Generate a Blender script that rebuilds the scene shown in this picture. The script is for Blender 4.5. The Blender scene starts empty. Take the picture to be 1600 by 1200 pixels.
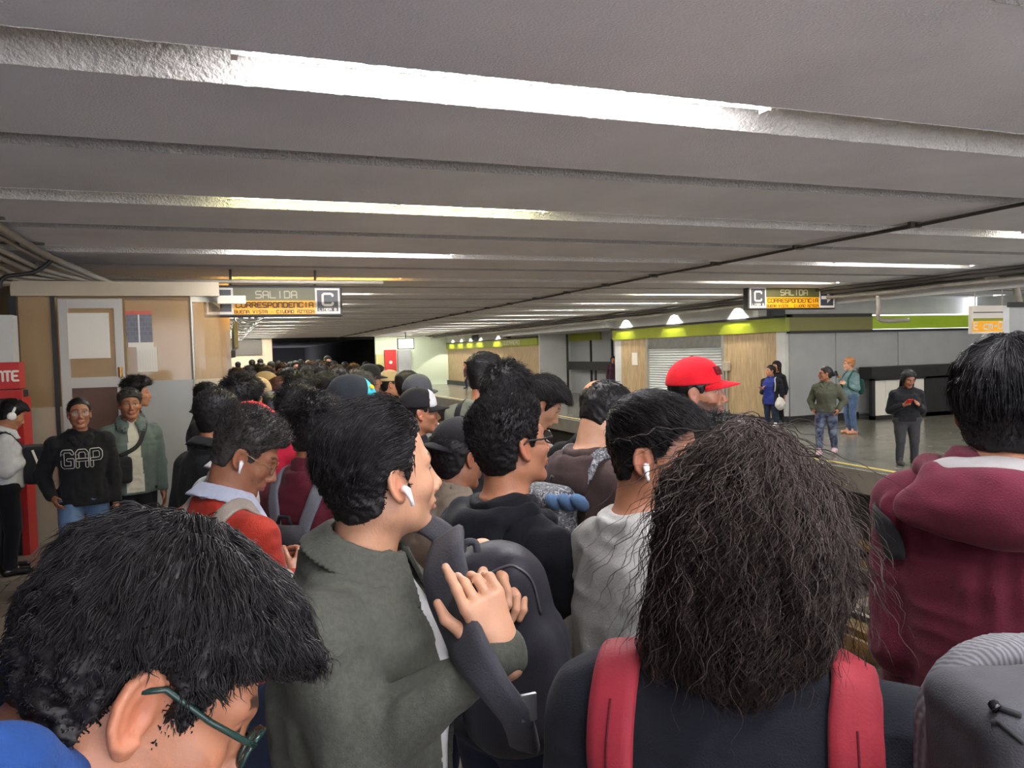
import bpy, math, random
import numpy as np
from mathutils import Vector, Matrix
random.seed(7); np.random.seed(7)
SC = bpy.context.scene
# ------------------------------------------------------------------ camera
F, CX, CY, H = 1200.0, 800.0, 600.0, 1.87
_v = np.array([350-CX, -(562-CY), -F]); _v /= np.linalg.norm(_v)
_up = np.cross(np.array([1, .026, 0.]), _v); _up /= np.linalg.norm(_up)
if _up[1] < 0: _up = -_up
_x = np.cross(_v, _up)
M = np.array([_x, _v, _up]); CAM = np.array([0, 0, H])
def at(px, py, d): return CAM + M @ np.array([px-CX, -(py-CY), -F]) / F * d
cd = bpy.data.cameras.new('camera'); cam = bpy.data.objects.new('camera', cd)
SC.collection.objects.link(cam); SC.camera = cam
cd.sensor_fit = 'HORIZONTAL'; cd.sensor_width = 36; cd.lens = 36*F/1600; cd.clip_start = .02; cd.clip_end = 200
mw = Matrix([[M[i][j] for j in range(3)]+[CAM[i]] for i in range(3)]+[[0, 0, 0, 1]]); cam.matrix_world = mw
# ------------------------------------------------------------------ world, exposure
w = bpy.data.worlds.new('world'); SC.world = w; w.use_nodes = True
w.node_tree.nodes['Background'].inputs[0].default_value = (.56, .56, .62, 1)
w.node_tree.nodes['Background'].inputs[1].default_value = 4.0
SC.view_settings.view_transform = 'Standard'; SC.view_settings.look = 'None'
SC.view_settings.exposure = 1.2; SC.view_settings.gamma = 1; SC.view_settings.use_curve_mapping = False
LAMP_K = 95.0      # tube radiance
# ------------------------------------------------------------------ helpers
def lin(c):
    c = [x/255. for x in c]
    return tuple((x/12.92 if x <= .04045 else ((x+.055)/1.055)**2.4) for x in c)+(1,)
MATS = {}
def mat(name, c, rough=.6, metal=0, var=0., vscale=8, bump=0., bscale=60, spec=.5, emit=None, es=0, alpha=None, trans=0, sheen=0, stretch=None, col2=None, bdist=.02):
    if name in MATS: return MATS[name]
    m = bpy.data.materials.new(name); m.use_nodes = True; nt = m.node_tree; N = nt.nodes; L = nt.links
    b = N['Principled BSDF']; b.inputs['Base Color'].default_value = lin(c); b.inputs['Roughness'].default_value = rough
    b.inputs['Metallic'].default_value = metal; b.inputs['Specular IOR Level'].default_value = spec
    if sheen: b.inputs['Sheen Weight'].default_value = sheen
    if emit: b.inputs['Emission Color'].default_value = lin(emit); b.inputs['Emission Strength'].default_value = es
    if trans: b.inputs['Transmission Weight'].default_value = trans; b.inputs['IOR'].default_value = 1.1
    if alpha is not None: b.inputs['Alpha'].default_value = alpha
    if var or bump:
        tc = N.new('ShaderNodeTexCoord'); mp = N.new('ShaderNodeMapping'); L.new(tc.outputs['Object'], mp.inputs[0])
        if stretch: mp.inputs['Scale'].default_value = stretch
    if var:
        n = N.new('ShaderNodeTexNoise'); n.inputs['Scale'].default_value = vscale; n.inputs['Detail'].default_value = 5
        L.new(mp.outputs[0], n.inputs['Vector'])
        r = N.new('ShaderNodeValToRGB'); L.new(n.outputs[0], r.inputs[0])
        c1 = lin(c); c2 = lin(col2) if col2 else tuple(x*(1-var) for x in c1[:3])+(1,)
        r.color_ramp.elements[0].position = .35; r.color_ramp.elements[1].position = .65
        r.color_ramp.elements[0].color = c2; r.color_ramp.elements[1].color = c1
        L.new(r.outputs[0], b.inputs['Base Color'])
    if bump:
        n2 = N.new('ShaderNodeTexNoise'); n2.inputs['Scale'].default_value = bscale; n2.inputs['Detail'].default_value = 3
        L.new(mp.outputs[0], n2.inputs['Vector'])
        bp = N.new('ShaderNodeBump'); bp.inputs['Strength'].default_value = bump; bp.inputs['Distance'].default_value = bdist
        L.new(n2.outputs[0], bp.inputs['Height']); L.new(bp.outputs[0], b.inputs['Normal'])
    MATS[name] = m; return m
def link_mesh(name, V, Fs, m, parent=None, smooth=False, mats=None, fm=None):
    me = bpy.data.meshes.new(name); me.from_pydata([tuple(v) for v in V], [], [tuple(f) for f in Fs]); me.update()
    for mm in (mats or [m]): me.materials.append(mm)
    if fm is not None: me.polygons.foreach_set('material_index', np.array(fm, dtype=np.int32))
    if smooth: me.polygons.foreach_set('use_smooth', np.ones(len(me.polygons), dtype=bool))
    o = bpy.data.objects.new(name, me); SC.collection.objects.link(o)
    if parent: o.parent = parent
    return o
def empty(name, loc, label=None, cat=None, group=None, rz=0):
    o = bpy.data.objects.new(name, None); SC.collection.objects.link(o); o.location = tuple(loc); o.rotation_euler = (0, 0, rz)
    o.empty_display_size = .1
    if label: tag(o, label, cat, group)
    return o
def tag(o, label=None, cat=None, group=None, kind=None):
    if label: o['label'] = label
    if cat: o['category'] = cat
    if group: o['group'] = group
    if kind: o['kind'] = kind
    return o
class MB:
    def __init__(s): s.V = []; s.F = []; s.M = []; s.mi = 0
    def add(s, V, Fs):
        k = len(s.V); s.V += [tuple(v) for v in V]; s.F += [tuple(i+k for i in f) for f in Fs]; s.M += [s.mi]*len(Fs); return s
    def box(s, x0, x1, y0, y1, z0, z1, bev=0):
        if bev:
            b = bev; V = []; 
            for z, i in ((z0, b), (z0+b, 0), (z1-b, 0), (z1, b)):
                V += [(x0+i+b*(i == 0), y0+i, z), (x1-i-b*(i == 0), y0+i, z), (x1-i, y0+i+b*(i == 0), z), (x1-i, y1-i-b*(i == 0), z), (x1-i-b*(i == 0), y1-i, z), (x0+i+b*(i == 0), y1-i, z), (x0+i, y1-i-b*(i == 0), z), (x0+i, y0+i+b*(i == 0), z)]
            Fs = [tuple(range(7, -1, -1)), tuple(range(24, 32))]
            for r in range(3):
                for i in range(8): Fs.append((r*8+i, r*8+(i+1) % 8, (r+1)*8+(i+1) % 8, (r+1)*8+i))
            return s.add(V, Fs)
        V = [(x0, y0, z0), (x1, y0, z0), (x1, y1, z0), (x0, y1, z0), (x0, y0, z1), (x1, y0, z1), (x1, y1, z1), (x0, y1, z1)]
        return s.add(V, [(0, 3, 2, 1), (4, 5, 6, 7), (0, 1, 5, 4), (1, 2, 6, 5), (2, 3, 7, 6), (3, 0, 4, 7)])
    def tube(s, P, r, n=8, caps=True):
        P = [np.array(p, float) for p in P]; rr = r if hasattr(r, '__len__') else [r]*len(P)
        V = []; u = None
        for i, p in enumerate(P):
            t = (P[min(i+1, len(P)-1)]-P[max(i-1, 0)]); t = t/(np.linalg.norm(t)+1e-9)
            if u is None:
                u = np.cross(t, [0, 0, 1.]); 
                if np.linalg.norm(u) < .1: u = np.cross(t, [0, 1., 0])
            u = u-t*np.dot(u, t); u /= np.linalg.norm(u)+1e-9; v = np.cross(t, u)
            for k in range(n):
                a = 2*math.pi*k/n; V.append(p+rr[i]*(math.cos(a)*u+math.sin(a)*v))
        Fs = []
        for i in range(len(P)-1):
            for k in range(n): Fs.append((i*n+k, i*n+(k+1) % n, (i+1)*n+(k+1) % n, (i+1)*n+k))
        if caps: Fs.append(tuple(range(n-1, -1, -1))); Fs.append(tuple(range((len(P)-1)*n, len(P)*n)))
        return s.add(V, Fs)
    def ribbon(s, P, nrm, wd, th):
        """flat strap: path P, widths wd, thickness th, nrm = outward normals"""
        V = []; P = [np.array(p, float) for p in P]
        for i, p in enumerate(P):
            t = (P[min(i+1, len(P)-1)]-P[max(i-1, 0)]); t /= np.linalg.norm(t)+1e-9
            nn = np.array(nrm[i] if isinstance(nrm[0], (list, tuple, np.ndarray)) else nrm, float); nn = nn-t*np.dot(nn, t); nn /= np.linalg.norm(nn)+1e-9
            b = np.cross(t, nn); ww = wd[i] if hasattr(wd, '__len__') else wd
            for (a, c) in ((-1, 0), (-.92, 1), (-.5, 1.25), (0, 1.3), (.5, 1.25), (.92, 1), (1, 0), (.9, -1), (-.9, -1)): V.append(p+b*a*ww/2+nn*c*th/2)
        n = 9; Fs = []
        for i in range(len(P)-1):
            for k in range(n): Fs.append((i*n+k, i*n+(k+1) % n, (i+1)*n+(k+1) % n, (i+1)*n+k))
        Fs.append(tuple(range(n-1, -1, -1))); Fs.append(tuple(range((len(P)-1)*n, len(P)*n)))
        return s.add(V, Fs)
    def build(s, name, m=None, parent=None, smooth=False, mats=None, **kw):
        o = link_mesh(name, s.V, s.F, m, parent, smooth, mats, s.M if mats else None)
        if kw: tag(o, **kw)
        return o
def box(name, m, x0, x1, y0, y1, z0, z1, parent=None, bev=0, **kw): return MB().box(x0, x1, y0, y1, z0, z1, bev).build(name, m, parent, **kw)
# stroke lettering (squared rounded strokes), unit cell 1 wide x 1.4 high
GL = {'S': [[(1, 1.4), (.15, 1.4), (0, 1.25), (0, .85), (.15, .7), (.85, .7), (1, .55), (1, .15), (.85, 0), (0, 0)]],
 'A': [[(0, 0), (0, 1.2), (.2, 1.4), (.8, 1.4), (1, 1.2), (1, 0)], [(0, .6), (1, .6)]], 'L': [[(0, 1.4), (0, 0), (1, 0)]], 'I': [[(.5, 0), (.5, 1.4)]],
 'D': [[(0, 0), (0, 1.4), (.8, 1.4), (1, 1.2), (1, .2), (.8, 0), (0, 0)]], 'C': [[(1, 1.15), (1, 1.25), (.85, 1.4), (.15, 1.4), (0, 1.25), (0, .15), (.15, 0), (.85, 0), (1, .15), (1, .25)]],
 'O': [[(.2, 0), (0, .2), (0, 1.2), (.2, 1.4), (.8, 1.4), (1, 1.2), (1, .2), (.8, 0), (.2, 0)]], 'R': [[(0, 0), (0, 1.4), (.8, 1.4), (1, 1.2), (1, .85), (.85, .7), (0, .7)], [(.5, .7), (1, .3), (1, 0)]],
 'E': [[(1, 1.4), (.2, 1.4), (0, 1.2), (0, .2), (.2, 0), (1, 0)], [(0, .7), (.8, .7)]], 'P': [[(0, 0), (0, 1.4), (.8, 1.4), (1, 1.2), (1, .8), (.85, .6), (0, .6)]],
 'N': [[(0, 0), (0, 1.4), (.8, 1.4), (1, 1.2), (1, 0)]], 'B': [[(0, 0), (0, 1.4), (.85, 1.4), (.95, 1.2), (.95, .85), (.8, .7), (0, .7)], [(.8, .7), (1, .55), (1, .15), (.85, 0), (0, 0)]],
 'U': [[(0, 1.4), (0, .2), (.2, 0), (.8, 0), (1, .2), (1, 1.4)]], 'V': [[(0, 1.4), (.5, 0), (1, 1.4)]], 'T': [[(0, 1.4), (1, 1.4)], [(.5, 1.4), (.5, 0)]],
 'Z': [[(0, 1.4), (1, 1.4), (0, 0), (1, 0)]], 'G': [[(1, 1.2), (.85, 1.4), (.15, 1.4), (0, 1.25), (0, .15), (.15, 0), (1, 0), (1, .65), (.55, .65)]],
 'm': [[(0, 0), (0, .95), (.85, .95), (1, .8), (1, 0)], [(.5, .95), (.5, 0)]], 'c': [[(1, .95), (.15, .95), (0, .8), (0, .15), (.15, 0), (1, 0)]], '-': [[(.15, .6), (.85, .6)]],
 '0': [[(.2, 0), (0, .2), (0, 1.2), (.2, 1.4), (.8, 1.4), (1, 1.2), (1, .2), (.8, 0), (.2, 0)]], '1': [[(.2, 1.1), (.6, 1.4), (.6, 0)]], '·': [[(.45, .6), (.55, .6)]], ' ': []}
def text(name, s, m, org, ux, uz, nrm, w, h, parent, th=.12, gap=.35):
    """squared lettering starting at org, along ux, up uz, total width w, cap height h"""
    ux, uz, nrm, org = [np.array(a, float) for a in (ux, uz, nrm, org)]
    adv = w/(len(s)*(1+gap)-gap); b = MB(); hw = th*h/1.4
    for i, ch in enumerate(s):
        for pl in GL.get(ch, []):
            pts = [org+ux*(i*adv*(1+gap)+x*adv)+uz*(y*h/1.4) for x, y in pl]
            for a in pts:
                V = [a+(ux*math.cos(q_)+uz*math.sin(q_))*hw*1.02 for q_ in np.linspace(0, 2*math.pi, 9)[:-1]]; V = [v-nrm*0 for v in V]+[v+nrm*(.0021) for v in V]
                b.add(V, [tuple(range(8, 16))]+[(k, (k+1) % 8, (k+1) % 8+8, k+8) for k in range(8)])
            for sg, (a, c) in enumerate(zip(pts[:-1], pts[1:])):
                t = (c-a)/np.linalg.norm(c-a); q = np.cross(nrm, t); a2 = a; c2 = c
                V = [a2-q*hw, c2-q*hw, c2+q*hw, a2+q*hw]; V += [v+nrm*(.0024+.0003*sg) for v in V]
                b.add(V, [(4, 5, 6, 7), (0, 1, 5, 4), (1, 2, 6, 5), (2, 3, 7, 6), (3, 0, 4, 7)])
    return b.build(name, m, parent)
def curve(P, n=8):
    P = [np.array(p, float) for p in P]; out = []
    for i in range(len(P)-1):
        p0, p1, p2, p3 = P[max(i-1, 0)], P[i], P[i+1], P[min(i+2, len(P)-1)]
        for k in range(n):
            s = k/n; out.append(.5*((2*p1)+(p2-p0)*s+(2*p0-5*p1+4*p2-p3)*s*s+(3*p1-p0-3*p2+p3)*s**3))
    out.append(P[-1]); return out
# value noise for displacement
_G = np.random.RandomState(3).rand(64, 64, 64).astype(np.float32)
def vnoise(P, s):
    Q = P*s; i = np.floor(Q).astype(int); f = Q-i; f = f*f*(3-2*f); i &= 63; j = (i+1) & 63
    x0, y0, z0 = i.T; x1, y1, z1 = j.T; a, b, c = f.T
    g = _G
    return (((g[x0, y0, z0]*(1-a)+g[x1, y0, z0]*a)*(1-b)+(g[x0, y1, z0]*(1-a)+g[x1, y1, z0]*a)*b)*(1-c)+((g[x0, y0, z1]*(1-a)+g[x1, y0, z1]*a)*(1-b)+(g[x0, y1, z1]*(1-a)+g[x1, y1, z1]*a)*b)*c)*2-1
# ------------------------------------------------------------------ station materials
m_ceil = mat('painted_plaster', (232, 233, 240), .75, var=.12, vscale=1.1, bump=.25, bscale=90)
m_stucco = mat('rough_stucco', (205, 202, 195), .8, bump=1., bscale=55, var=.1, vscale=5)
m_stucco_shaded = mat('shaded_stucco', (150, 147, 142), .85, bump=1., bscale=55, var=.1, vscale=5)  # same stucco, with the shade of the unlit slots put into its colour
m_white = mat('white_wall', (196, 196, 192), .6, var=.08, vscale=1.5)
m_grey_panel = mat('grey_panel', (158, 160, 160), .45, var=.08, vscale=2)
m_green = mat('olive_band', (140, 150, 32), .35, var=.1, vscale=2)
m_black = mat('black_trim', (24, 24, 26), .5)
m_steel = mat('brushed_steel', (150, 150, 148), .35, 1, var=.2, vscale=6)
m_pipe = mat('painted_pipe', (150, 143, 132), .5, var=.15, vscale=6)
m_pipe2 = mat('dark_pipe', (70, 66, 62), .5)
m_alu = mat('aluminium', (168, 164, 155), .4, .6)
m_dark = mat('dark_void', (5, 5, 6), .9)
m_ballast = mat('ballast', (62, 54, 48), .9, var=.6, vscale=14, bump=1, bscale=25)
m_brown = mat('brown_laminate', (92, 60, 46), .45, var=.2, vscale=5)
m_beige = mat('beige_panel', (176, 164, 144), .5, var=.08, vscale=3)
m_red = mat('red_paint', (190, 35, 35), .4)
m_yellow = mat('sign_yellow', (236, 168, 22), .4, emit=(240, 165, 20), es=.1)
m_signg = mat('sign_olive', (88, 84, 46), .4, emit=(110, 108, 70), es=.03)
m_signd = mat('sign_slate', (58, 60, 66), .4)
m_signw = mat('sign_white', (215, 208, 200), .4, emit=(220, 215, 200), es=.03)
m_signt = mat('sign_brown_letter', (96, 48, 8), .5)
m_paper = mat('paper', (214, 210, 200), .6)
def wood_mat():
    m = bpy.data.materials.new('wood_veneer'); m.use_nodes = True; N = m.node_tree.nodes; L = m.node_tree.links; b = N['Principled BSDF']
    tc = N.new('ShaderNodeTexCoord'); mp = N.new('ShaderNodeMapping'); mp.inputs['Scale'].default_value = (3, 3, .35); L.new(tc.outputs['Object'], mp.inputs[0])
    n = N.new('ShaderNodeTexNoise'); n.inputs['Scale'].default_value = 7; n.inputs['Detail'].default_value = 8; n.inputs['Distortion'].default_value = .8; L.new(mp.outputs[0], n.inputs['Vector'])
    r = N.new('ShaderNodeValToRGB'); r.color_ramp.elements[0].position = .3; r.color_ramp.elements[1].position = .7
    r.color_ramp.elements[0].color = lin((142, 118, 84)); r.color_ramp.elements[1].color = lin((184, 160, 122)); L.new(n.outputs[0], r.inputs[0]); L.new(r.outputs[0], b.inputs['Base Color'])
    b.inputs['Roughness'].default_value = .5; return m
m_wood = wood_mat()
def floor_mat(name, ca, cb, sx, sy, rough=.18, mortar=(60, 52, 44), con=.8):
    m = bpy.data.materials.new(name); m.use_nodes = True; N = m.node_tree.nodes; L = m.node_tree.links; b = N['Principled BSDF']
    tc = N.new('ShaderNodeTexCoord'); br = N.new('ShaderNodeTexBrick'); L.new(tc.outputs['Object'], br.inputs['Vector'])
    br.inputs['Scale'].default_value = 1; br.inputs['Brick Width'].default_value = sx; br.inputs['Row Height'].default_value = sy
    br.inputs['Mortar Size'].default_value = .006; br.inputs['Color1'].default_value = lin(ca); br.inputs['Color2'].default_value = lin(cb); br.inputs['Mortar'].default_value = lin(mortar)
    n = N.new('ShaderNodeTexNoise'); n.inputs['Scale'].default_value = 3.2; n.inputs['Detail'].default_value = 9; n.inputs['Distortion'].default_value = 1.4; L.new(tc.outputs['Object'], n.inputs['Vector'])
    r = N.new('ShaderNodeValToRGB'); r.color_ramp.elements[0].position = .38; r.color_ramp.elements[1].position = .62; r.color_ramp.elements[0].color = (.55, .52, .48, 1); r.color_ramp.elements[1].color = (1, 1, 1, 1); L.new(n.outputs[0], r.inputs[0])
    mx = N.new('ShaderNodeMixRGB'); mx.blend_type = 'MULTIPLY'; mx.inputs[0].default_value = con; L.new(br.outputs['Color'], mx.inputs[1]); L.new(r.outputs[0], mx.inputs[2]); L.new(mx.outputs[0], b.inputs['Base Color'])
    rr = N.new('ShaderNodeMapRange'); rr.inputs[3].default_value = rough; rr.inputs[4].default_value = rough+.25; L.new(n.outputs[0], rr.inputs[0]); L.new(rr.outputs[0], b.inputs['Roughness'])
    return m
m_floor = floor_mat('polished_stone_floor', (170, 160, 146), (146, 136, 124), .9, .35)
m_floor2 = floor_mat('far_platform_stone', (120, 118, 108), (106, 104, 96), .6, .6, .1, (88, 84, 76), .35)
def tube_mat(name, c, k): return mat(name, c, .5, emit=c, es=LAMP_K*k)
T_W = tube_mat('tube_white', (252, 250, 255), 1.0); T_Y = tube_mat('tube_yellow', (250, 244, 190), .8); T_A = tube_mat('tube_amber', (255, 196, 96), .8); T_N = tube_mat('tube_neutral', (255, 251, 240), 1.); T_H = tube_mat('tube_dim', (255, 250, 236), .35)
# ------------------------------------------------------------------ ceiling with transverse slots
ZC = 3.02; X0, X1 = -2.6, 19.0; YB, YE = -7.0, 48.0; PITCH = 1.385; Y1 = 3.07
def slot_w(k): return .38 if k % 2 == 0 else .22
ks = list(range(-7, 33)); yprev = YB; cb = MB()
SLOTD = .2
for k in ks:
    ya = Y1+k*PITCH; wd = slot_w(k)
    if ya < YB or ya+wd > YE: continue
    cb.add([(X0, yprev, ZC), (X1, yprev, ZC), (X1, ya, ZC), (X0, ya, ZC)], [(0, 3, 2, 1)])
    yprev = ya+wd
cb.add([(X0, yprev, ZC), (X1, yprev, ZC), (X1, YE, ZC), (X0, YE, ZC)], [(0, 3, 2, 1)])
cb.box(X0, X1, YB, YE, ZC+SLOTD+.1, ZC+SLOTD+.3)
tag(cb.build('ceiling', m_ceil), kind='structure')
def slot_strip(k):
    m_st = m_stucco if k % 2 == 0 else m_stucco_shaded
    ya = Y1+k*PITCH; wd = slot_w(k); near = k in (0, 1, 2, 3)
    dep = SLOTD if k % 2 == 0 else .1
    prof = [(ya, ZC-.002), (ya+.01, ZC+dep), (ya+wd*.45, ZC+dep+.015), (ya+wd*.62, ZC+dep*.95), (ya+wd, ZC-.002)]
    if near:
        st = .009 if k == 0 else .014
        P = []; 
        for (a, b) in zip(prof[:-1], prof[1:]):
            n = max(2, int(math.hypot(b[0]-a[0], b[1]-a[1])/st))
            for i in range(n): P.append((a[0]+(b[0]-a[0])*i/n, a[1]+(b[1]-a[1])*i/n))
        P.append(prof[-1]); xs = np.arange(-2.6, 7.0, st*1.1); P = np.array(P)
        G = np.zeros((len(xs), len(P), 3)); G[..., 0] = xs[:, None]; G[..., 1] = P[None, :, 0]; G[..., 2] = P[None, :, 1]
        Q = G.reshape(-1, 3); d = vnoise(Q, 38)*.6+vnoise(Q+5, 80)*.4
        c = np.array([ya+wd/2, ZC-.02]); nv = np.stack([np.zeros(len(Q)), c[0]-Q[:, 1], c[1]-Q[:, 2]], 1); nv /= np.linalg.norm(nv, axis=1)[:, None]
        Q = Q+nv*(d*.0075)[:, None]; Q[:, 2] -= np.abs(d)*.004*(np.abs(G.reshape(-1, 3)[:, 2]-ZC) < .02)
        n0, n1 = len(xs), len(P); I = np.arange(n0*n1).reshape(n0, n1)
        Fs = np.stack([I[:-1, :-1], I[:-1, 1:], I[1:, 1:], I[1:, :-1]], -1).reshape(-1, 4)
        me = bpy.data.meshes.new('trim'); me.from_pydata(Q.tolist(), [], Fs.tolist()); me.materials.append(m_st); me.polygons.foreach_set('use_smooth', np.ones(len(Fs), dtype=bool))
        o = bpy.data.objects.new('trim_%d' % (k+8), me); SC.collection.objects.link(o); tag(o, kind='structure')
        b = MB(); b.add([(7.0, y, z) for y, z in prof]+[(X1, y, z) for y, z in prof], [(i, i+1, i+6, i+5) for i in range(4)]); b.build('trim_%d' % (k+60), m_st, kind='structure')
    else:
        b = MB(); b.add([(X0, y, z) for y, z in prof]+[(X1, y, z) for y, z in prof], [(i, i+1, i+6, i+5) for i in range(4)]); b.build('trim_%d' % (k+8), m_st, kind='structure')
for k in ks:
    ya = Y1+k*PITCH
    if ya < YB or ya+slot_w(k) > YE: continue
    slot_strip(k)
# fluorescent lamps
def lamp(k, xa, xb, tm, label, group='fluorescent strips in the ceiling slots'):
    ya = Y1+k*PITCH
    t = empty('ceiling_lamp', ((xa+xb)/2, ya+.07, ZC+.037), label, 'ceiling light', group)
    L = xb-xa
    MB().box(-L/2, L/2, -.055, .024, .022, .10, .006).box(-L/2, L/2, .021, .026, -.014, .03).build('lamp_housing', m_alu, t)
    for s in (-1, 1): MB().tube([(s*L/4-L/4+.02, 0, -.012), (s*L/4+L/4-.02, 0, -.012)], .017, 8).build('fluorescent_tube', tm, t)
    for s in (-1, 1): MB().box(s*L/2-.012, s*L/2+.012, -.03, .03, -.04, .03).build('end_cap', m_signw, t)
    return t
left_cols = {0: (T_W, 'long white fluorescent strip nearest overhead, its tube showing in the roof slot'), 2: (T_Y, 'yellowish green fluorescent strip, second lit slot from the front'), 4: (T_W, 'cool white fluorescent strip, third lit slot from the front over the near platform'), 6: (T_A, 'amber fluorescent strip glowing orange just before the left exit sign')}
ordn = ['fifth', 'sixth', 'seventh', 'eighth', 'ninth', 'tenth', 'eleventh', 'twelfth', 'thirteenth', 'fourteenth', 'fifteenth', 'sixteenth', 'seventeenth']
for k in range(0, 32, 2):
    tm, lb = left_cols.get(k, (None, None))
    if tm is None: tm = [T_N, T_N, T_W, T_Y][(k//2) % 4] if k < 12 else T_N; lb = 'pale fluorescent strip above the near platform crowd, %s from the front' % ordn[k//2-4]
    lamp(k, .08, 2.54, tm, lb)
for k, q in ((-2, 'nearest'), (-4, 'second'), (-6, 'farthest')): lamp(k, .08, 2.54, T_W, 'unseen white fluorescent strip in a roof slot behind the viewer, %s of three' % q)  # unseen rows; the two farther ones added as fill light
for i, k in enumerate(range(4, 32, 2)):
    xa = 8.2
    lamp(k, xa, xa+2.7, T_N if i % 3 else T_W, 'white fluorescent strip above the far platform, %s from the front' % (['first', 'second', 'third', 'fourth']+ordn)[i], 'fluorescent strips over the far platform')
lamp(0, 8.2, 10.9, T_N, 'white fluorescent strip over the far platform, beyond the right edge of view'); lamp(2, 8.2, 10.9, T_N, 'white fluorescent strip over the far platform just outside the right of view')
# ------------------------------------------------------------------ platforms and tracks
EN, EF = 2.75, 8.72
fb = MB().box(-2.9, EN, -7, 48, -.35, 0); tag(fb.build('floor', m_floor), kind='structure')
tag(MB().box(EF, 19, -7, 48, -.3, 0).build('floor_far', m_floor2), kind='structure')
tag(MB().box(EF-.02, EF+.02, -7, 48, -.34, .004).build('trim_101', mat('edge_concrete', (150, 146, 138), .6, var=.2, vscale=5)), kind='structure')
tag(MB().box(EF+.22, EF+.32, -7, 48, 0, .004).build('trim_102', mat('yellow_line', (198, 178, 96), .5, var=.2, vscale=6)), kind='structure')
tag(MB().box(EN-.45, EN-.35, -7, 48, 0, .004).build('trim_103', MATS['yellow_line']), kind='structure')
tag(MB().box(EF+.35, 19, -7, 48, -1.35, -.3).build('wall_track_far', mat('track_wall', (44, 40, 38), .8, var=.3, vscale=3)), kind='structure')
tag(MB().box(-2.9, EN-.3, -7, 48, -1.35, -.35).build('wall_track_near', MATS['track_wall']), kind='structure')
nx, ny = 40, 300
gx = np.linspace(EN-.3, EF+.35, nx); gy = np.linspace(-2, 30, ny); V = []
for x in gx:
    for y in gy: V.append((x, y, 0))
V = np.array(V); V[:, 2] = -1.32+.05*vnoise(V, 9)+.03*vnoise(V+3, 23)
Fs = [(i*ny+j, (i+1)*ny+j, (i+1)*ny+j+1, i*ny+j+1) for i in range(nx-1) for j in range(ny-1)]
tag(link_mesh('floor_trackbed', V, Fs, m_ballast), kind='structure')
tag(MB().box(EN-.3, EF+.35, 30, 80, -1.4, -1.3).box(EN-.3, EF+.35, -7, -2, -1.4, -1.3).build('floor_trackbed_end', m_ballast), kind='structure')
m_runway = mat('polished_runway', (200, 170, 120), .22, .85, var=.35, vscale=3, stretch=(6, .6, 1))
m_conc = mat('sleeper_concrete', (110, 100, 88), .8, var=.3, vscale=6)
for nm, cx in (('near', 4.2), ('far', 7.15)):
    t = empty('rail_track', (cx, 20, -1.32), 'rubber tyre metro track with polished steel runways, %s' % ('beside the near platform edge' if nm == 'near' else 'beside the far platform edge'), 'rail track', 'metro tracks between the platforms')
    for s in (-1, 1):
        MB().box(s*.92-.14, s*.92+.14, -26, 58, .1, .17, .005).build('running_strip', m_runway, t)
        MB().box(s*.66-.035, s*.66+.035, -26, 58, .06, .2).build('steel_rail', m_steel, t)
        MB().box(s*1.38-.02, s*1.38+.02, -26, 58, .2, .36).build('guide_bar', m_runway, t)
        b = MB()
        for i in range(28): b.box(s*1.38-.04, s*1.38+.04, -22+i*2.2, -21.9+i*2.2, 0, .2)
        b.build('insulator', m_signw, t)
    b = MB()
    for i in range(80): b.box(-1.25, 1.25, -23+i*.9, -22.75+i*.9, -.02, .1)
    b.build('sleeper', m_conc, t)
# ------------------------------------------------------------------ far platform walls
G = 'structure'
WX = 12.5
def st(n, m, *a, **k): return box(n, m, *a, kind=G, **k)
# kiosk block in front: long face X=12.5 from Y=14.8 to 23.3, end face Y=14.8
for i, (y0, y1, zz0, zz1, mm) in enumerate([(14.84, 15.15, .0, 2.19, m_white), (15.15, 17.2, .1, 2.19, m_wood), (17.32, 21.15, 1.86, 2.19, m_steel), (21.25, 22.9, .1, 2.19, m_wood), (22.9, 23.34, .1, 2.19, m_white)]):
    st('wall_far_%d' % (i+1), mm, WX, WX+.1, y0, y1, zz0, zz1)
m_shut = mat('rolling_shutter', (188, 192, 190), .4, .3, var=.06, vscale=3)
b = MB(); z = .1
while z < 1.86: b.tube([(WX+.06, 17.32, z), (WX+.06, 21.15, z)], .042, 6); z += .075
t = empty('rolling_shutter', (0, 0, 0), 'closed grey rolling shutter between wood panels on the far platform', 'shutter'); b.build('shutter_slats', m_shut, t)
MB().box(WX-.02, WX+.1, 17.2, 17.32, 0, 2.19).build('shutter_frame', m_alu, t); MB().box(WX-.02, WX+.1, 21.15, 21.25, 0, 2.19).build('shutter_frame', m_alu, t)
st('wall_far_block', m_grey_panel, WX+.15, 19, 14.95, 23.3, 0, 2.2)
st('baseboard_far', m_black, WX-.03, WX+.1, 14.78, 23.34, 0, .1)
st('trim_110', m_green, WX-.06, WX+.05, 14.74, 23.4, 2.19, 2.52); st('trim_111', m_black, WX-.09, WX+.1, 14.7, 23.45, 2.52, 2.58)
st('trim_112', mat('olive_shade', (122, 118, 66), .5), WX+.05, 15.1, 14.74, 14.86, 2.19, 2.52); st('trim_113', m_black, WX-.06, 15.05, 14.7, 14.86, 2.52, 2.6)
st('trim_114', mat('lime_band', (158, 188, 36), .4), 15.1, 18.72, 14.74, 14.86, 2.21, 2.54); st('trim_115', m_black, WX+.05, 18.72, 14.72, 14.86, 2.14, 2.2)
for i, (xa, xb) in enumerate([(12.6, 13.98), (14.0, 15.98), (16.0, 18.9)]): st('wall_panel_%d' % (i+1), m_grey_panel, xa, xb, 14.8, 14.9, .12, 2.14)
st('baseboard_far_end', m_black, WX+.0, 14.64, 14.74, 14.9, 0, .17)
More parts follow.
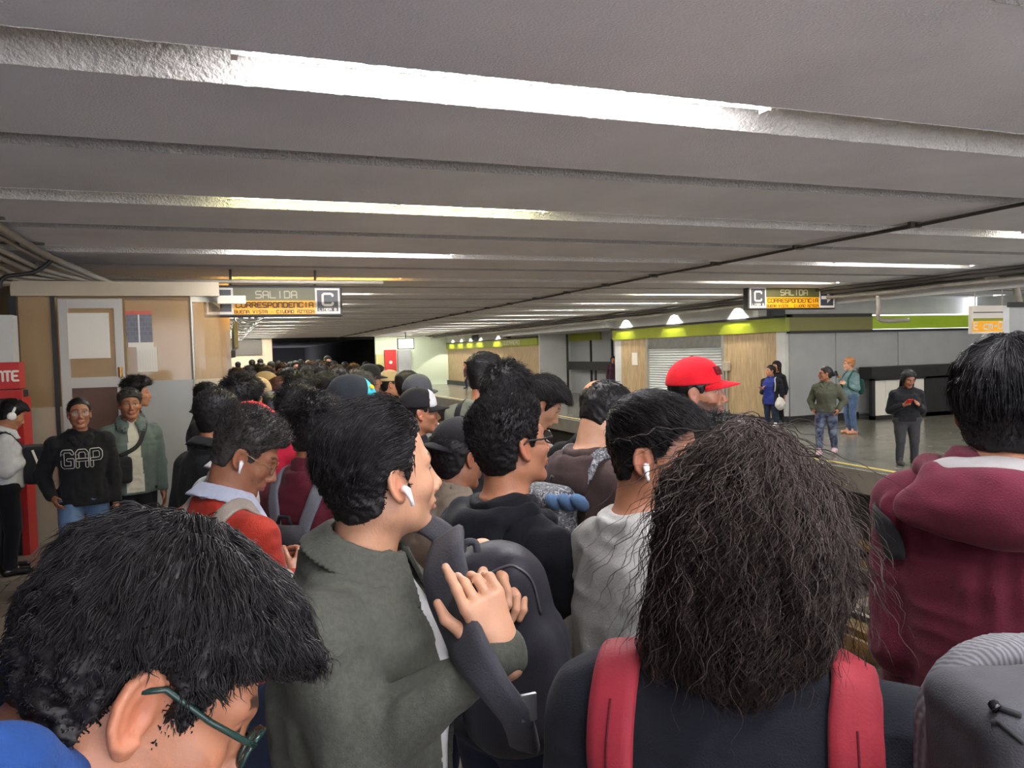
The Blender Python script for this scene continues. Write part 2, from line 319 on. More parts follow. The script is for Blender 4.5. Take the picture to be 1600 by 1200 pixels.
st('wall_far_right', m_white, 12.1, 19, 15.3, 15.5, 2.6, ZC+.02); st('wall_far_side', m_white, 19, 19.1, -7, 15, 0, ZC)
# sloped upper wall above the band
def quad(n, m, P, **k): return link_mesh(n, P, [(0, 1, 2, 3)], m)
tag(quad('wall_upper', m_white, [(12.5, 14.9, 2.56), (12.5, 23.4, 2.56), (12.45, 23.4, ZC+.3), (12.45, 14.9, ZC+.3)]), kind=G)
st('wall_upper_top', m_white, 12.2, 12.4, 23.4, 34, 2.62, ZC+.25)
# recess between block and the distant wood wall
st('wall_recess', m_grey_panel, 14.5, 14.6, 23.3, 31.2, 0, 2.62); st('wall_recess_side', m_white, 13.0, 14.5, 31.2, 31.3, 0, 2.62)
for i, y in enumerate((25.2, 27.2, 29.1)): st('trim_%d' % (120+i), m_black, 14.44, 14.5, y, y+.08, 0, 2.3)
st('trim_124', m_green, 14.42, 14.5, 28.2, 34, 2.28, 2.6)
st('wall_soffit', m_white, 12.4, 14.6, 23.4, 34.5, 2.62, ZC+.2)
t = empty('barrier', (0, 0, 0), 'black topped railing across the recess on the far platform', 'railing')
MB().box(14.1, 14.2, 23.5, 30.8, 1.05, 1.4).build('top_panel', m_black, t)
for y in (23.6, 25.6, 28.1, 30.8): MB().tube([(14.15, y, 0), (14.15, y, 1.1)], .05, 8).build('post', m_black, t)
MB().tube([(14.15, 30.8, 0), (14.15, 30.8, 2.6)], .05, 8).build('post', m_black, t)
# distant wall
for i, (y0, y1) in enumerate([(31.3, 36.0), (36.03, 41), (41.03, 46)]): st('wall_wood_%d' % (i+1), m_wood, 13.0, 13.1, y0, y1, .25, 2.15)
st('baseboard_far_2', m_black, 12.9, 13.05, 31.3, 46, 0, .25)
st('trim_130', m_green, 12.92, 13.1, 31.3, 46, 2.15, 2.48); st('trim_131', m_black, 12.9, 13.1, 31.3, 46, 2.48, 2.54)
st('wall_upper_far', m_white, 13.0, 13.1, 31.3, 46, 2.54, ZC+.25)
text('trim_132', 'GUERRERO', m_signw, (12.9, 35.6, 2.24), (0, -1, 0), (0, 0, 1), (-1, 0, 0), 2.2, .17, None)
bpy.context.scene.objects['trim_132']['kind'] = G
# end walls and tunnel
YT = 46.0
m_endg = mat('end_wall_green', (196, 208, 184), .6)
st('wall_end_right', m_endg, 8.5, 13.2, YT, YT+.2, -1.3, ZC+.1); st('wall_end_left', mat('end_wall_beige', (226, 206, 180), .6), -2.6, 2.6, YT, YT+.2, 0, ZC)
st('wall_tunnel_back', m_dark, 2.2, 9, 90, 90.2, -2, 4); st('wall_tunnel_left', m_dark, 2.3, 2.5, YT+.2, 90, -2, 4); st('wall_tunnel_right', m_dark, 8.6, 8.8, YT+.2, 90, -2, 4)
st('ceiling_tunnel', m_dark, 2.3, 8.8, YT+.3, 90, 3.0, 3.2); st('wall_tunnel_head', m_dark, 2.6, 8.5, YT+.05, YT+.2, 2.86, ZC+.1)
for px, py, c in ((558, 562, T_W), (562, 566, T_Y)):
    p = at(px, py, 60); o = empty('signal_lamp', p); MB().tube([(0, 0, -.08), (0, 0, .08)], .08, 8).build('lens', mat('signal_white', (220, 240, 235), .5, emit=(220, 240, 230), es=3), o); MB().tube([(0, .1, -1.35-p[2]), (0, .1, .1)], .04, 6).build('post', m_dark, o); tag(o, 'small white signal light in the dark tunnel, %s' % ('upper of two' if py == 562 else 'lower of two'), 'signal light')
def onwall(px, py, Y): 
    r = M @ np.array([px-CX, -(py-CY), -F])/F; return CAM+r*(Y/r[1])
t = empty('fire_hose_cabinet', onwall(610, 566, YT-.2), 'red fire hose cabinet on the pale green end wall', 'fire cabinet')
MB().box(-.35, .35, -.1, .1, -.75, .75).build('cabinet_body', m_red, t); MB().tube([(0, -.12, 0), (0, -.1, 0)], .1, 12).build('cabinet_emblem', m_signw, t)
o = box('notice_board', mat('notice_yellow', (200, 196, 130), .5), -.25, .25, -.06, .06, -.5, .5); o.location = tuple(onwall(594, 567, YT-.08)); tag(o, 'small yellow notice box left of the red cabinet on the end wall', 'notice')
o = box('utility_box', m_grey_panel, -.4, .4, -.08, .08, -1.1, .9); o.location = tuple(onwall(632, 570, YT-.1)); tag(o, 'tall grey utility box right of the red cabinet', 'utility box')
o = box('wall_poster', mat('poster_grey', (92, 88, 84), .5), -.9, .9, -.03, .03, -.5, .55); o.location = tuple(onwall(383, 541, YT-.06)); tag(o, 'dark grey panel high on the beige end wall at left', 'panel')
p = at(634, 537, 38); t = empty('hanging_screen', p, 'bright hanging monitor beyond the tracks at the wood wall', 'screen')
def screen_mat():
    m = bpy.data.materials.new('screen_picture'); m.use_nodes = True; N = m.node_tree.nodes; L = m.node_tree.links; b = N['Principled BSDF']
    tc = N.new('ShaderNodeTexCoord'); v = N.new('ShaderNodeTexVoronoi'); v.inputs['Scale'].default_value = 9; L.new(tc.outputs['Object'], v.inputs['Vector'])
    r = N.new('ShaderNodeValToRGB'); r.color_ramp.elements[0].color = lin((110, 100, 150)); r.color_ramp.elements[1].color = lin((245, 240, 255)); L.new(v.outputs['Distance'], r.inputs[0])
    L.new(r.outputs[0], b.inputs['Emission Color']); b.inputs['Emission Strength'].default_value = .35; return m
MB().box(-.38, .38, -.03, -.02, -.23, .23).build('display', screen_mat(), t); MB().box(-.42, .42, -.02, .06, -.27, .27).build('bezel', m_black, t); MB().tube([(0, .02, .2), (0, .02, 3.0-p[2])], .02, 6).build('hanger', m_black, t)
# wall washers (small spots over the far wall)
def washer(x, y, lab, pw, tilt=0):
    t = empty('wall_washer', (x, y, ZC-.05), lab, 'spotlight', 'wall washing lamps over the far platform')
    MB().tube([(0, 0, .06), (0, 0, -.04)], .07, 12).build('lamp_can', m_black, t)
    ld = bpy.data.lights.new('washer_light', 'SPOT'); ld.energy = pw; ld.spot_size = 1.75; ld.spot_blend = .12; ld.color = (1, .95, .84); ld.shadow_soft_size = .05
    lo = bpy.data.objects.new('washer_light', ld); SC.collection.objects.link(lo); lo.parent = t; lo.location = (0, 0, -.06); lo.rotation_euler = (0, tilt, 0)
for i, y in enumerate([16.6, 19.6, 22.5]): washer(12.26, y, 'small ceiling spotlight washing the upper wall over the %s part of the shutter block' % ['nearest', 'middle', 'farthest'][i], 75, -.45)
for i, y in enumerate([32.2, 34.4, 36.6, 39.4, 41.2, 43, 44.8]): washer(12.75, y, 'small ceiling spotlight washing the distant wood wall, %s from the front' % (['first', 'second', 'third', 'fourth']+ordn)[i], 110)
# pipes along the far ceiling edge and beam
b = MB()
t = empty('pipe_bundle', (0, 0, 0), 'bundle of dark conduits running along the far ceiling edge', 'pipes')
for i, (x, z, r) in enumerate([(11.55, 2.93, .04), (11.7, 2.82, .035), (11.85, 2.9, .03), (11.4, 2.97, .025)]):
    P = [(x+.02*math.sin(y*1.3+i), y, z+.015*math.sin(y*2+i)) for y in np.arange(4, 46, 1.)]
    MB().tube(P, r, 8).build('pipe', m_pipe if i == 1 else m_pipe2, t, smooth=True)
MB().tube(curve([at(1540, 432, 12.5), at(1580, 440, 12.6), at(1592, 470, 12.7), at(1594, 500, 12.8)]), .05, 8).build('pipe', m_pipe, t, smooth=True)
MB().tube(curve([at(1372, 462, 14.3), at(1373, 480, 14.3), at(1376, 500, 14.4), at(1420, 500, 14.5)], 5), .04, 8).build('pipe', m_pipe, t, smooth=True)
# bulkhead on the right and unseen fill lamps added behind it to brighten the far panels
st('wall_bulkhead', m_white, 12.0, 12.1, 3.5, 14.6, 2.7, ZC)
for k in (2, 4, 6):
    for j, xa in enumerate((12.8, 15.9)): lamp(k, xa, xa+2.6, T_H, 'added unseen fill strip behind the right bulkhead, %s row, %s lamp' % ({2: 'nearest', 4: 'middle', 6: 'farthest'}[k], ['left', 'right'][j]), 'added fill strips behind the right bulkhead')
# ceiling cable above tracks
P = []
for i, y in enumerate(np.arange(1.5, 46, .8)): P.append((6.25+.02*math.sin(i*1.7), y, ZC-.03-.012*abs(math.sin(i*2.3))))
t = empty('ceiling_cable', (0, 0, 0), 'thin dark cable clipped along the ceiling above the tracks', 'cable')
MB().tube(P, .016, 6).build('cable_run', m_pipe2, t, smooth=True); MB().tube([(6.29, 1.5, ZC-.02), (6.29, 46, ZC-.02)], .012, 6).build('cable_run', m_pipe, t)
for y in np.arange(4, 40, 1.6): MB().box(6.2, 6.34, y-.02, y+.02, ZC-.05, ZC).build('cable_clip', m_pipe2, t)
# right hoarding
t = empty('hoarding', (0, 0, 0), 'black framed hoarding with pale panels behind the woman on her phone', 'hoarding')
MB().box(14.62, 18.6, 14.3, 14.7, .95, 1.28).build('top_board', m_black, t); MB().box(14.62, 14.72, 14.3, 14.4, 0, 1.0).build('post', m_black, t)
MB().box(15.85, 15.97, 14.3, 14.4, 0, 1.0).build('post', m_black, t); MB().box(16.35, 18.6, 14.3, 14.4, 0, 1.0).build('board', m_black, t); MB().box(14.62, 18.6, 14.3, 14.4, 0, .1).build('bottom_rail', m_black, t)
for i, (xa, xb) in enumerate([(14.73, 15.08), (15.09, 15.46), (15.47, 15.84), (15.98, 16.34)]): MB().box(xa, xb, 14.34, 14.38, .1, .95).build('pale_board', m_paper, t)
# hanging sign builder
def sign(name, pxl, pyt, pxr, pyb, Y, lab, arrow_left, side=.18):
    a = onwall(pxl, (pyt+pyb)/2, Y); c = onwall(pxr, (pyt+pyb)/2, Y); cxp = (pxl+pxr)/2
    zt = onwall(cxp, pyt, Y)[2]; zb = onwall(cxp, pyb, Y)[2]; W = c[0]-a[0]; Hh = zt-zb
    t = empty(name, (a[0], Y, zb), lab, 'sign', 'exit signs hanging over the platforms')
    MB().box(-.03, W+.03, .0, side, -.03, Hh+.03, .008).build('sign_box', m_black, t)
    bw = Hh*.95; y = -.012
    lx, rx = (0, W-bw) if arrow_left else (0, W-bw)
    ax = 0 if arrow_left else W-bw; c_x = W-bw if arrow_left else 0
    MB().box(bw, W-bw, y, .0, Hh*.52, Hh).build('salida_field', m_signg, t); MB().box(bw, W-bw, y, .0, 0, Hh*.52).build('transfer_field', m_yellow, t)
    for nm, bx in (('arrow_field', ax), ('letter_field', c_x)):
        MB().box(bx, bx+bw, y, 0, 0, Hh).build(nm, m_signw, t); MB().box(bx+bw*.08, bx+bw*.92, y-.004, y, Hh*.1, Hh*.92).build('field_inset', m_signd, t)
    n = (0, -1, 0); U = (1, 0, 0); Z = (0, 0, 1)
    text('lettering', 'SALIDA', mat('letter_cream', (186, 178, 150), .5), (bw+(W-2*bw)*.27, y-.001, Hh*.62), U, Z, n, (W-2*bw)*.5, Hh*.25, t)
    text('lettering', 'CORRESPONDENCIA', m_signt, (bw+(W-2*bw)*.03, y-.001, Hh*.26), U, Z, n, (W-2*bw)*.94, Hh*.18, t, th=.15)
    text('lettering', 'BUENA VISTA · CIUDAD AZTECA', m_signt, (bw+(W-2*bw)*.01, y-.001, Hh*.04), U, Z, n, (W-2*bw)*.97, Hh*.11, t, th=.17)
    text('lettering', 'C', m_signw, (c_x+bw*.3, y-.006, Hh*.34), U, Z, n, bw*.4, Hh*.44, t, th=.14)
    text('lettering', 'LINEA B', m_signw, (c_x+bw*.14, y-.006, Hh*.12), U, Z, n, bw*.7, Hh*.09, t, th=.2)
    s = -1 if arrow_left else 1; mx = ax+bw/2
    q = [(mx-s*bw*.38, Hh*.42), (mx, Hh*.42), (mx, Hh*.22), (mx+s*bw*.36, Hh*.5), (mx, Hh*.78), (mx, Hh*.58), (mx-s*bw*.38, Hh*.58)]
    V = [(p[0], y-.008, p[1]) for p in q]; link_mesh('arrow', V, [(0, 1, 5, 6), (2, 3, 4), (1, 2, 4, 5)], m_signw, t)
    if zt+.03 < ZC:
        for xx in (.3, W-.3): MB().tube([(xx, side/2, Hh), (xx, side/2, ZC-zb)], .015, 6).build('hanger', m_black, t)
sign('hanging_sign', 322, 450, 531, 491, 10.4, 'yellow and olive exit sign hanging beside the glass booth at left', True)
sign('hanging_sign', 1171, 449, 1303, 481, 12.6, 'yellow and olive exit sign hanging over the far platform at right', False, .16)
# speaker under right sign
p = onwall(1213, 489, 14.65); o = MB().box(-.2, .2, -.1, .12, -.1, .12, .03).build('loudspeaker', m_black); o.location = tuple(p); tag(o, 'black loudspeaker on the wall just below the right exit sign', 'loudspeaker')
MB()
for i, (px, py, d) in enumerate([(673, 534, 41), (804, 519, 33)]):
    p = at(px, py, d); o = MB().box(-.14, .14, -.2, .2, -.22, .22, .03).build('loudspeaker', m_black); o.location = (12.85, max(p[1], 34.9), 2.78); tag(o, 'small black loudspeaker high on the distant wall, %s of two' % ('farther' if i == 0 else 'nearer'), 'loudspeaker')
# CM-01 display sign
p = onwall(1521, 520, 11.0); q = onwall(1574, 520, 11.0); s = (q[0]-p[0])/53
t = empty('train_stop_sign', (p[0], 11.0, p[2]), 'orange and lime board reading cm-01 hung behind the bowl cut head', 'sign')
W = q[0]-p[0]
MB().box(-.04, W+.03, 0, .08, -.02, 30*s).build('sign_box', m_signw, t); MB().box(-.03, W+.02, -.01, 0, 1*s, 13*s).build('name_field', m_yellow, t); MB().box(0, W, -.012, 0, 13*s, 16*s).build('lime_strip', m_green, t)
text('lettering', 'E cm-01', m_signw, (0, -.013, 4*s), (1, 0, 0), (0, 0, 1), (0, -1, 0), W*.97, 7.5*s, t, th=.14)
MB().box(0, W, -.011, 0, 22*s, 23*s).build('divider', m_black, t)
for xx in (.1, W-.1): MB().tube([(xx, .04, 25*s), (xx, .04, ZC-p[2])], .012, 6).build('hanger', m_alu, t)
p = onwall(1577, 520, 8.4)
st('wall_pillar_right', m_grey_panel, p[0], p[0]+1.2, 8.4, 8.5, 0, 2.38); st('trim_141', m_black, p[0]-.05, p[0]+1.2, 8.36, 8.4, 2.36, 2.44)
# wall phone / post on far wood wall
t = empty('wall_intercom', (WX-.06, 17.05, 1.35), 'small beige intercom box on the wood panel behind the red cap', 'intercom')
MB().box(-.05, .05, -.12, .12, -.12, .12, .01).build('intercom_box', m_beige, t); MB().tube([(0, 0, -.12), (0, 0, -1.3)], .03, 8).build('conduit', m_alu, t)
o = box('torn_sticker', m_paper, WX-.012, WX-.002, 21.8, 22.15, 1.35, 1.75); tag(o, 'torn white sticker on the leftmost wood panel of the shutter block', 'sticker')
t = empty('lectern_stand', (12.3, 33.2, 0), 'thin black stand with a slanted plate by the distant wood wall', 'stand'); MB().tube([(0, 0, 0), (0, 0, 1.15)], .04, 8).build('post', m_black, t); MB().box(-.2, .05, -.15, .15, 1.15, 1.3).build('plate', m_steel, t)
# ------------------------------------------------------------------ left side: booth, kiosk, pipes
YBo = 9.25; r_ = YBo/8.6
def bx(x8): return x8*r_
st('wall_left', mat('left_wall', (66, 60, 54), .7, var=.2, vscale=2), -2.75, -2.6, -7, 48, 0, ZC+.1)
st('wall_left_back', m_beige, -2.6, bx(.03), 11.8, 11.9, 0, ZC)
t = empty('ticket_booth', (0, YBo, 0), 'glazed booth with curved corner and posters on the left of the platform', 'booth')
xL, xD0, xD1, xP, xR = -2.02, bx(-1.49), bx(-.95), bx(-.3), bx(-.02)
zs, zt_ = 1.66, 2.6   # sill, head
MB().box(xL, xD0, -.03, .03, 0, 1.42).build('lower_panel', m_beige, t)
MB().box(xD1+.04, xP, -.02, .02, 0, zs).build('lower_panel', m_grey_panel, t)
MB().box(xD1, xP, -.04, -.02, .12, .2).build('kick_rail', m_alu, t)
def arc(x, y, z0, z1, r, n=10, th=.02):
    V = []; 
    for i in range(n+1):
        a = math.pi/2*i/n; V += [(x+r*math.sin(a), y-r*math.cos(a), z0), (x+r*math.sin(a), y-r*math.cos(a), z1)]
    V += [(x+r, y+1.6, z0), (x+r, y+1.6, z1)]
    return V, [(2*i, 2*i+2, 2*i+3, 2*i+1) for i in range(n+1)]
R = xR-xP
V, Fs = arc(xP, R, 0, zs, R); link_mesh('curved_lower_panel', V, Fs, m_beige, t, True)
m_glass = mat('tinted_glass', (190, 160, 120), .08, alpha=.32, spec=.8)
V, Fs = arc(xP, R, zs, zt_-.06, R); link_mesh('curved_glass', V, Fs, m_glass, t, True)
V, Fs = arc(xP, R, zt_-.08, zt_, R+.02); link_mesh('head_rail', V, Fs, m_alu, t, True)
MB().box(xR-.02, xR+.28, .0, .06, zt_-.1, zt_-.01).build('rail_stub', m_alu, t)
MB().box(xD1+.04, xP, -.008, .008, zs, zt_-.06).build('glass_pane', m_glass, t)
MB().box(xL+.05, xD0-.03, -.008, .008, 1.42, zt_).build('glass_pane', m_glass, t)
MB().tube([(xP, 0, 0), (xP, 0, zt_)], .022, 8).build('corner_post', m_alu, t)
MB().box(xL, xR, -.065, .04, zt_-.02, zt_+.1).build('head_beam', m_beige, t)
MB().box(xL-.02, xL+.04, -.05, .05, 0, 2.6).build('side_post', m_black, t); MB().box(xD0-.07, xD0-.03, -.05, .05, 0, 2.6).build('side_post', m_black, t)
MB().box(xL, xR, .0, 1.7, zt_+.1, zt_+.14).build('roof', m_beige, t)
MB().box(xL, xR-.1, 1.5, 1.56, 0, 1.2).build('counter', m_brown, t)
d = t
# door as part
dm = MB(); dm.box(xD0, xD0+.09, -.06, .0, 0, 2.55); dm.box(xD1-.06, xD1+.02, -.06, .0, 0, 2.55); dm.box(xD0+.09, xD1-.06, -.055, .0, 2.45, 2.55); dm.box(xD0+.09, xD1-.06, -.055, 0, zs-.05, zs+.06)
dd = dm.build('booth_door', m_alu, t)
MB().box(xD0+.09, xD1-.06, -.04, -.01, .1, zs-.05).build('door_panel', m_brown, dd); MB().box(xD0+.09, xD1-.06, -.035, -.028, zs+.06, 2.45).build('door_glass', m_glass, dd)
MB().tube([(xD1-.02, -.06, zs+.06), (xD1-.02, -.11, zs+.06), (xD1-.02, -.11, zs+.16)], .02, 8).build('door_knob', mat('brass', (170, 130, 70), .35, .8), dd)
o = box('poster', m_paper, -1.52, -1.13, YBo-.075, YBo-.068, 1.92, 2.4); tag(o, 'blank white sheet taped inside the booth door window', 'poster')
def poster_mat():
    m = bpy.data.materials.new('poster_print'); m.use_nodes = True; N = m.node_tree.nodes; L = m.node_tree.links; b = N['Principled BSDF']
    tc = N.new('ShaderNodeTexCoord'); br = N.new('ShaderNodeTexBrick'); mp = N.new('ShaderNodeMapping'); mp.inputs['Rotation'].default_value = (math.pi/2, 0, 0); L.new(tc.outputs['Object'], mp.inputs[0]); L.new(mp.outputs[0], br.inputs['Vector'])
    br.inputs['Scale'].default_value = 1; br.inputs['Brick Width'].default_value = .06; br.inputs['Row Height'].default_value = .05; br.inputs['Mortar Size'].default_value = .004
    br.inputs['Color1'].default_value = lin((104, 106, 118)); br.inputs['Color2'].default_value = lin((92, 96, 108)); br.inputs['Mortar'].default_value = lin((112, 114, 122)); L.new(br.outputs['Color'], b.inputs['Base Color']); return m
t = empty('poster', ((-.98+-.72)/2, YBo-.04, 2.1), 'grey calendar poster with a red header beside the booth door', 'poster')
MB().box(-.12, .13, 0, .006, -.02, .28).build('printed_sheet', poster_mat(), t); MB().box(-.12, .13, -.002, .006, .28, .32).build('header', mat('poster_red', (190, 96, 84), .6), t); MB().box(-.11, .14, -.003, .003, -.07, -.02).build('footer', m_paper, t); MB().box(-.005, .01, -.003, 0, -.02, .28).build('divider', m_paper, t)
t = empty('poster', (-.8, YBo-.05, 1.9), 'white printed list taped below the calendar poster', 'poster')
MB().box(-.08, .12, 0, .005, -.14, .13).build('sheet', m_paper, t)
b = MB()
for i in range(8): b.box(-.075+i*.025, -.074+i*.025, -.002, 0, -.12, .1)
b.build('table_lines', mat('ink', (150, 140, 130), .6), t)
# folded window scratches: plastic sheet highlights skipped; unseen lamp hidden behind the head beam lights the booth
t = empty('hidden_booth_lamp', (-1.2, 9.44, 2.655), 'unseen small warm lamp hidden inside the booth', 'lamp')
MB().box(-.5, .5, -.04, .04, -.03, .03).build('lamp_tube', mat('booth_tube', (255, 214, 150), .5, emit=(255, 214, 150), es=9), t)
# red kiosk at far left
t = empty('vending_kiosk', (-2.3, 8.75, 0), 'red framed kiosk with white letters at the far left edge', 'kiosk')
MB().box(-.28, .42, -.0, .3, 0, 1.62).build('cabinet_inside', m_black, t)
MB().box(-.28, .44, -.06, .0, 1.55, 1.63).build('red_frame', m_red, t); MB().box(.38, .44, -.06, .3, 0, 1.55).build('red_frame', m_red, t)
MB().box(-.28, .42, -.03, .2, 1.64, 1.9).build('header_panel', m_red, t)
text('lettering', 'GUANTE'[-4:], m_signw, (.17, -.031, 1.72), (1, 0, 0), (0, 0, 1), (0, -1, 0), .24, .09, t, th=.16)
MB().box(-.28, .38, -.02, .2, 1.9, 2.36).build('white_panel', m_white, t)
# conduits along left wall at the ceiling
t = empty('pipe_bundle', (0, 0, 0), 'bundle of painted conduits along the left ceiling corner', 'pipes')
for i in range(9):
    x = -1.62-.095*i; z = 2.96-.035*i+(.02 if i % 2 else 0); r = [.034, .022, .026, .034, .02, .03, .024, .034, .02][i]
    MB().tube(curve([(x, -2, z), (x, 2, z), (x+.005, 6, z), (x, 8.5, z), (x+.1, 9.3-.02*i, z-.04), (x+.5, 9.6, 2.74+.012*i)], 6), r, 8).build('pipe', m_pipe if i % 3 else MATS['painted_pipe'], t, smooth=True)
for i in range(7):
    x = -2.3; z = 2.62-.08*i
    MB().tube([(x-.1, -2, z), (x-.1, 8.9, z)], .03, 8).build('pipe', m_pipe2 if i % 2 else m_pipe, t, smooth=True)
for y in (3, 5, 7, 8.4): MB().box(-2.6, -1.55, y-.02, y+.02, 3.0, 3.03).build('bracket', m_pipe2, t)
MB().tube(curve([(-1.6, 9.0, 2.93), (-1.75, 8.95, 2.8), (-2.0, 8.9, 2.74), (-2.05, 8.9, 2.62)], 6), .02, 8).build('cable', m_black, t, smooth=True)
MB().tube([(-1.3, 9.6, 2.78), (1.9, 9.6, 2.78)], .022, 8).build('pipe', m_pipe, t, smooth=True)
# shop fronts beyond the booth on the left
st('wall_left_shop', m_grey_panel, -.05, .1, 11.9, 48, 0, 2.3); st('trim_150', m_black, .1, .16, 11.9, 30, 1.9, 2.0); st('wall_left_shop_top', m_beige, -.05, .1, 11.9, 48, 2.3, ZC)
for i, y in enumerate((12.6, 14.6)):
    o = box('wall_sign', mat('dull_sign', (108, 116, 88), .5), .16, .22, y, y+1.6, 2.05, 2.45); tag(o, 'flat dull green sign panel on the left shop wall, %s of two' % ['nearer', 'farther'][i], 'sign')
t = empty('cable_hangers', (0, 0, 0), 'row of hooked silver cables under the ceiling beyond the left sign', 'cables')
for i in range(10):
    y = 13+i*2.6
    MB().tube(curve([(.3, y, ZC), (.32, y, 2.85), (.5, y, 2.72), (.8, y, 2.74), (.9, y, 2.9), (.92, y, ZC)], 4), .025, 6).build('cable_loop', m_steel, t, smooth=True)
for z, x in ((2.86, .45), (2.78, .7), (2.8, .58)): MB().tube([(x, 12.4, z), (x, 42, z)], .03, 6).build('cable_run', m_steel, t)
# ================================================================== figures: signed-distance modelling kit
f32 = np.float32
def A3(*a): return np.array(a, dtype=f32)
def cone(P, a, b, ra, rb):
    a = np.asarray(a, f32); b = np.asarray(b, f32); ab = b-a; t = np.clip(((P-a)@ab)/max(float(ab@ab), 1e-9), 0, 1)
    return np.linalg.norm(P-a-t[:, None]*ab, axis=1)-(ra+(rb-ra)*t)
def ell(P, c, r):
    r = np.asarray(r, f32); Q = (P-np.asarray(c, f32))/r; k0 = np.sqrt((Q*Q).sum(1)+1e-12); Q /= r; k1 = np.sqrt((Q*Q).sum(1)+1e-12)
    return k0*(k0-1)/k1
def rbox(P, c, hsz, r):
    q = np.abs(P-np.asarray(c, f32))-np.asarray(hsz, f32)+r
    return np.linalg.norm(np.maximum(q, 0), axis=1)+np.minimum(q.max(1), 0)-r
def smin(a, b, k):
    h = np.maximum(k-np.abs(a-b), 0)/k; return np.minimum(a, b)-h*h*k*.25
def smax(a, b, k): return -smin(-a, -b, k)
def rotx(a): c, s = math.cos(a), math.sin(a); return np.array([[1, 0, 0], [0, c, -s], [0, s, c]], f32)
def roty(a): c, s = math.cos(a), math.sin(a); return np.array([[c, 0, s], [0, 1, 0], [-s, 0, c]], f32)
def rotz(a): c, s = math.cos(a), math.sin(a); return np.array([[c, -s, 0], [s, c, 0], [0, 0, 1]], f32)
_C = [(i, j, k) for i in (0, 1) for j in (0, 1) for k in (0, 1)]
_E = [(a, b) for a in range(8) for b in range(a+1, 8) if sum(abs(x-y) for x, y in zip(_C[a], _C[b])) == 1]
def mesh_sdf(f, lo, hi, h):
    lo = np.array(lo, float); hi = np.array(hi, float); B = 6
    nb = np.maximum(np.ceil((hi-lo)/(h*B)).astype(int), 1); n = nb*B+1
    g = [lo[i]+h*B*(np.arange(nb[i])+.5) for i in range(3)]
    X = np.stack(np.meshgrid(*g, indexing='ij'), -1).reshape(-1, 3).astype(f32); dc = f(X)
    act = np.abs(dc) < B*h*1.35
    D = np.full(tuple(n), 1., f32); sg = np.where(dc < 0, -1, 1).reshape(nb)
    D[:-1, :-1, :-1] = np.repeat(np.repeat(np.repeat(sg, B, 0), B, 1), B, 2)
    bi = np.argwhere(act.reshape(nb))
    if len(bi) == 0: return np.zeros((0, 3)), np.zeros((0, 4), int)
    o = np.stack(np.meshgrid(*[np.arange(B+1)]*3, indexing='ij'), -1).reshape(-1, 3)
    for s in range(0, len(bi), 1500):
        I = (bi[s:s+1500, None, :]*B+o[None]).reshape(-1, 3); D[I[:, 0], I[:, 1], I[:, 2]] = f((lo+I*h).astype(f32))
    S = D < 0; cnt = sum(S[i:n[0]-1+i, j:n[1]-1+j, k:n[2]-1+k].astype(np.int8) for i, j, k in _C)
    A = (cnt > 0) & (cnt < 8); ijk = np.argwhere(A); idx = -np.ones(A.shape, int); idx[A] = np.arange(len(ijk))
    vals = [D[ijk[:, 0]+c[0], ijk[:, 1]+c[1], ijk[:, 2]+c[2]] for c in _C]; acc = np.zeros((len(ijk), 3)); m = np.zeros(len(ijk))
    for a, b in _E:
        da, db = vals[a], vals[b]; cr = (da < 0) != (db < 0); t = np.where(cr, da/np.where(cr, da-db, 1), 0)
        ca, cb_ = np.array(_C[a], float), np.array(_C[b], float); acc += cr[:, None]*(ca+t[:, None]*(cb_-ca)); m += cr
    V = lo+h*(ijk+acc/m[:, None]); Fs = []
    for ax in range(3):
        u, v = (ax+1) % 3, (ax+2) % 3
        sl0 = [slice(None)]*3; sl1 = [slice(None)]*3; sl0[ax] = slice(0, -1); sl1[ax] = slice(1, None)
        for d in (u, v): sl0[d] = slice(1, -1); sl1[d] = slice(1, -1)
        s0, s1 = S[tuple(sl0)], S[tuple(sl1)]; ch = np.argwhere(s0 != s1)
        if len(ch) == 0: continue
        flip = s0[ch[:, 0], ch[:, 1], ch[:, 2]]; c = ch.copy(); c[:, u] += 1; c[:, v] += 1
        def cell(du, dv):
            q = c.copy(); q[:, u] -= du; q[:, v] -= dv; return idx[q[:, 0], q[:, 1], q[:, 2]]
        q = np.stack([cell(1, 1), cell(0, 1), cell(0, 0), cell(1, 0)], 1); q[~flip] = q[~flip][:, ::-1]; q = q[(q >= 0).all(1)]; Fs.append(q)
    return V, (np.concatenate(Fs) if Fs else np.zeros((0, 4), int))
def fast_obj(name, V, Q, m, parent=None, smooth=True, col=None, mats=None, fm=None, tri=False):
    k = 3 if tri else 4
    me = bpy.data.meshes.new(name); nv, nf = len(V), len(Q); me.vertices.add(nv); me.vertices.foreach_set('co', np.asarray(V, f32).ravel())
    me.loops.add(nf*k); me.loops.foreach_set('vertex_index', np.asarray(Q, np.int32).ravel()); me.polygons.add(nf)
    me.polygons.foreach_set('loop_start', np.arange(0, nf*k, k, dtype=np.int32)); me.polygons.foreach_set('loop_total', np.full(nf, k, np.int32))
    me.polygons.foreach_set('use_smooth', np.full(nf, smooth))
    for mm in (mats or [m]): me.materials.append(mm)
    if fm is not None: me.polygons.foreach_set('material_index', np.asarray(fm, np.int32))
    me.update(calc_edges=True); me.validate()
    if col is not None:
        at_ = me.color_attributes.new('Col', 'FLOAT_COLOR', 'POINT'); c = np.ones((nv, 4), f32); c[:, :3] = col; at_.data.foreach_set('color', c.ravel())
    o = bpy.data.objects.new(name, me); SC.collection.objects.link(o)
    if parent: o.parent = parent
    return o
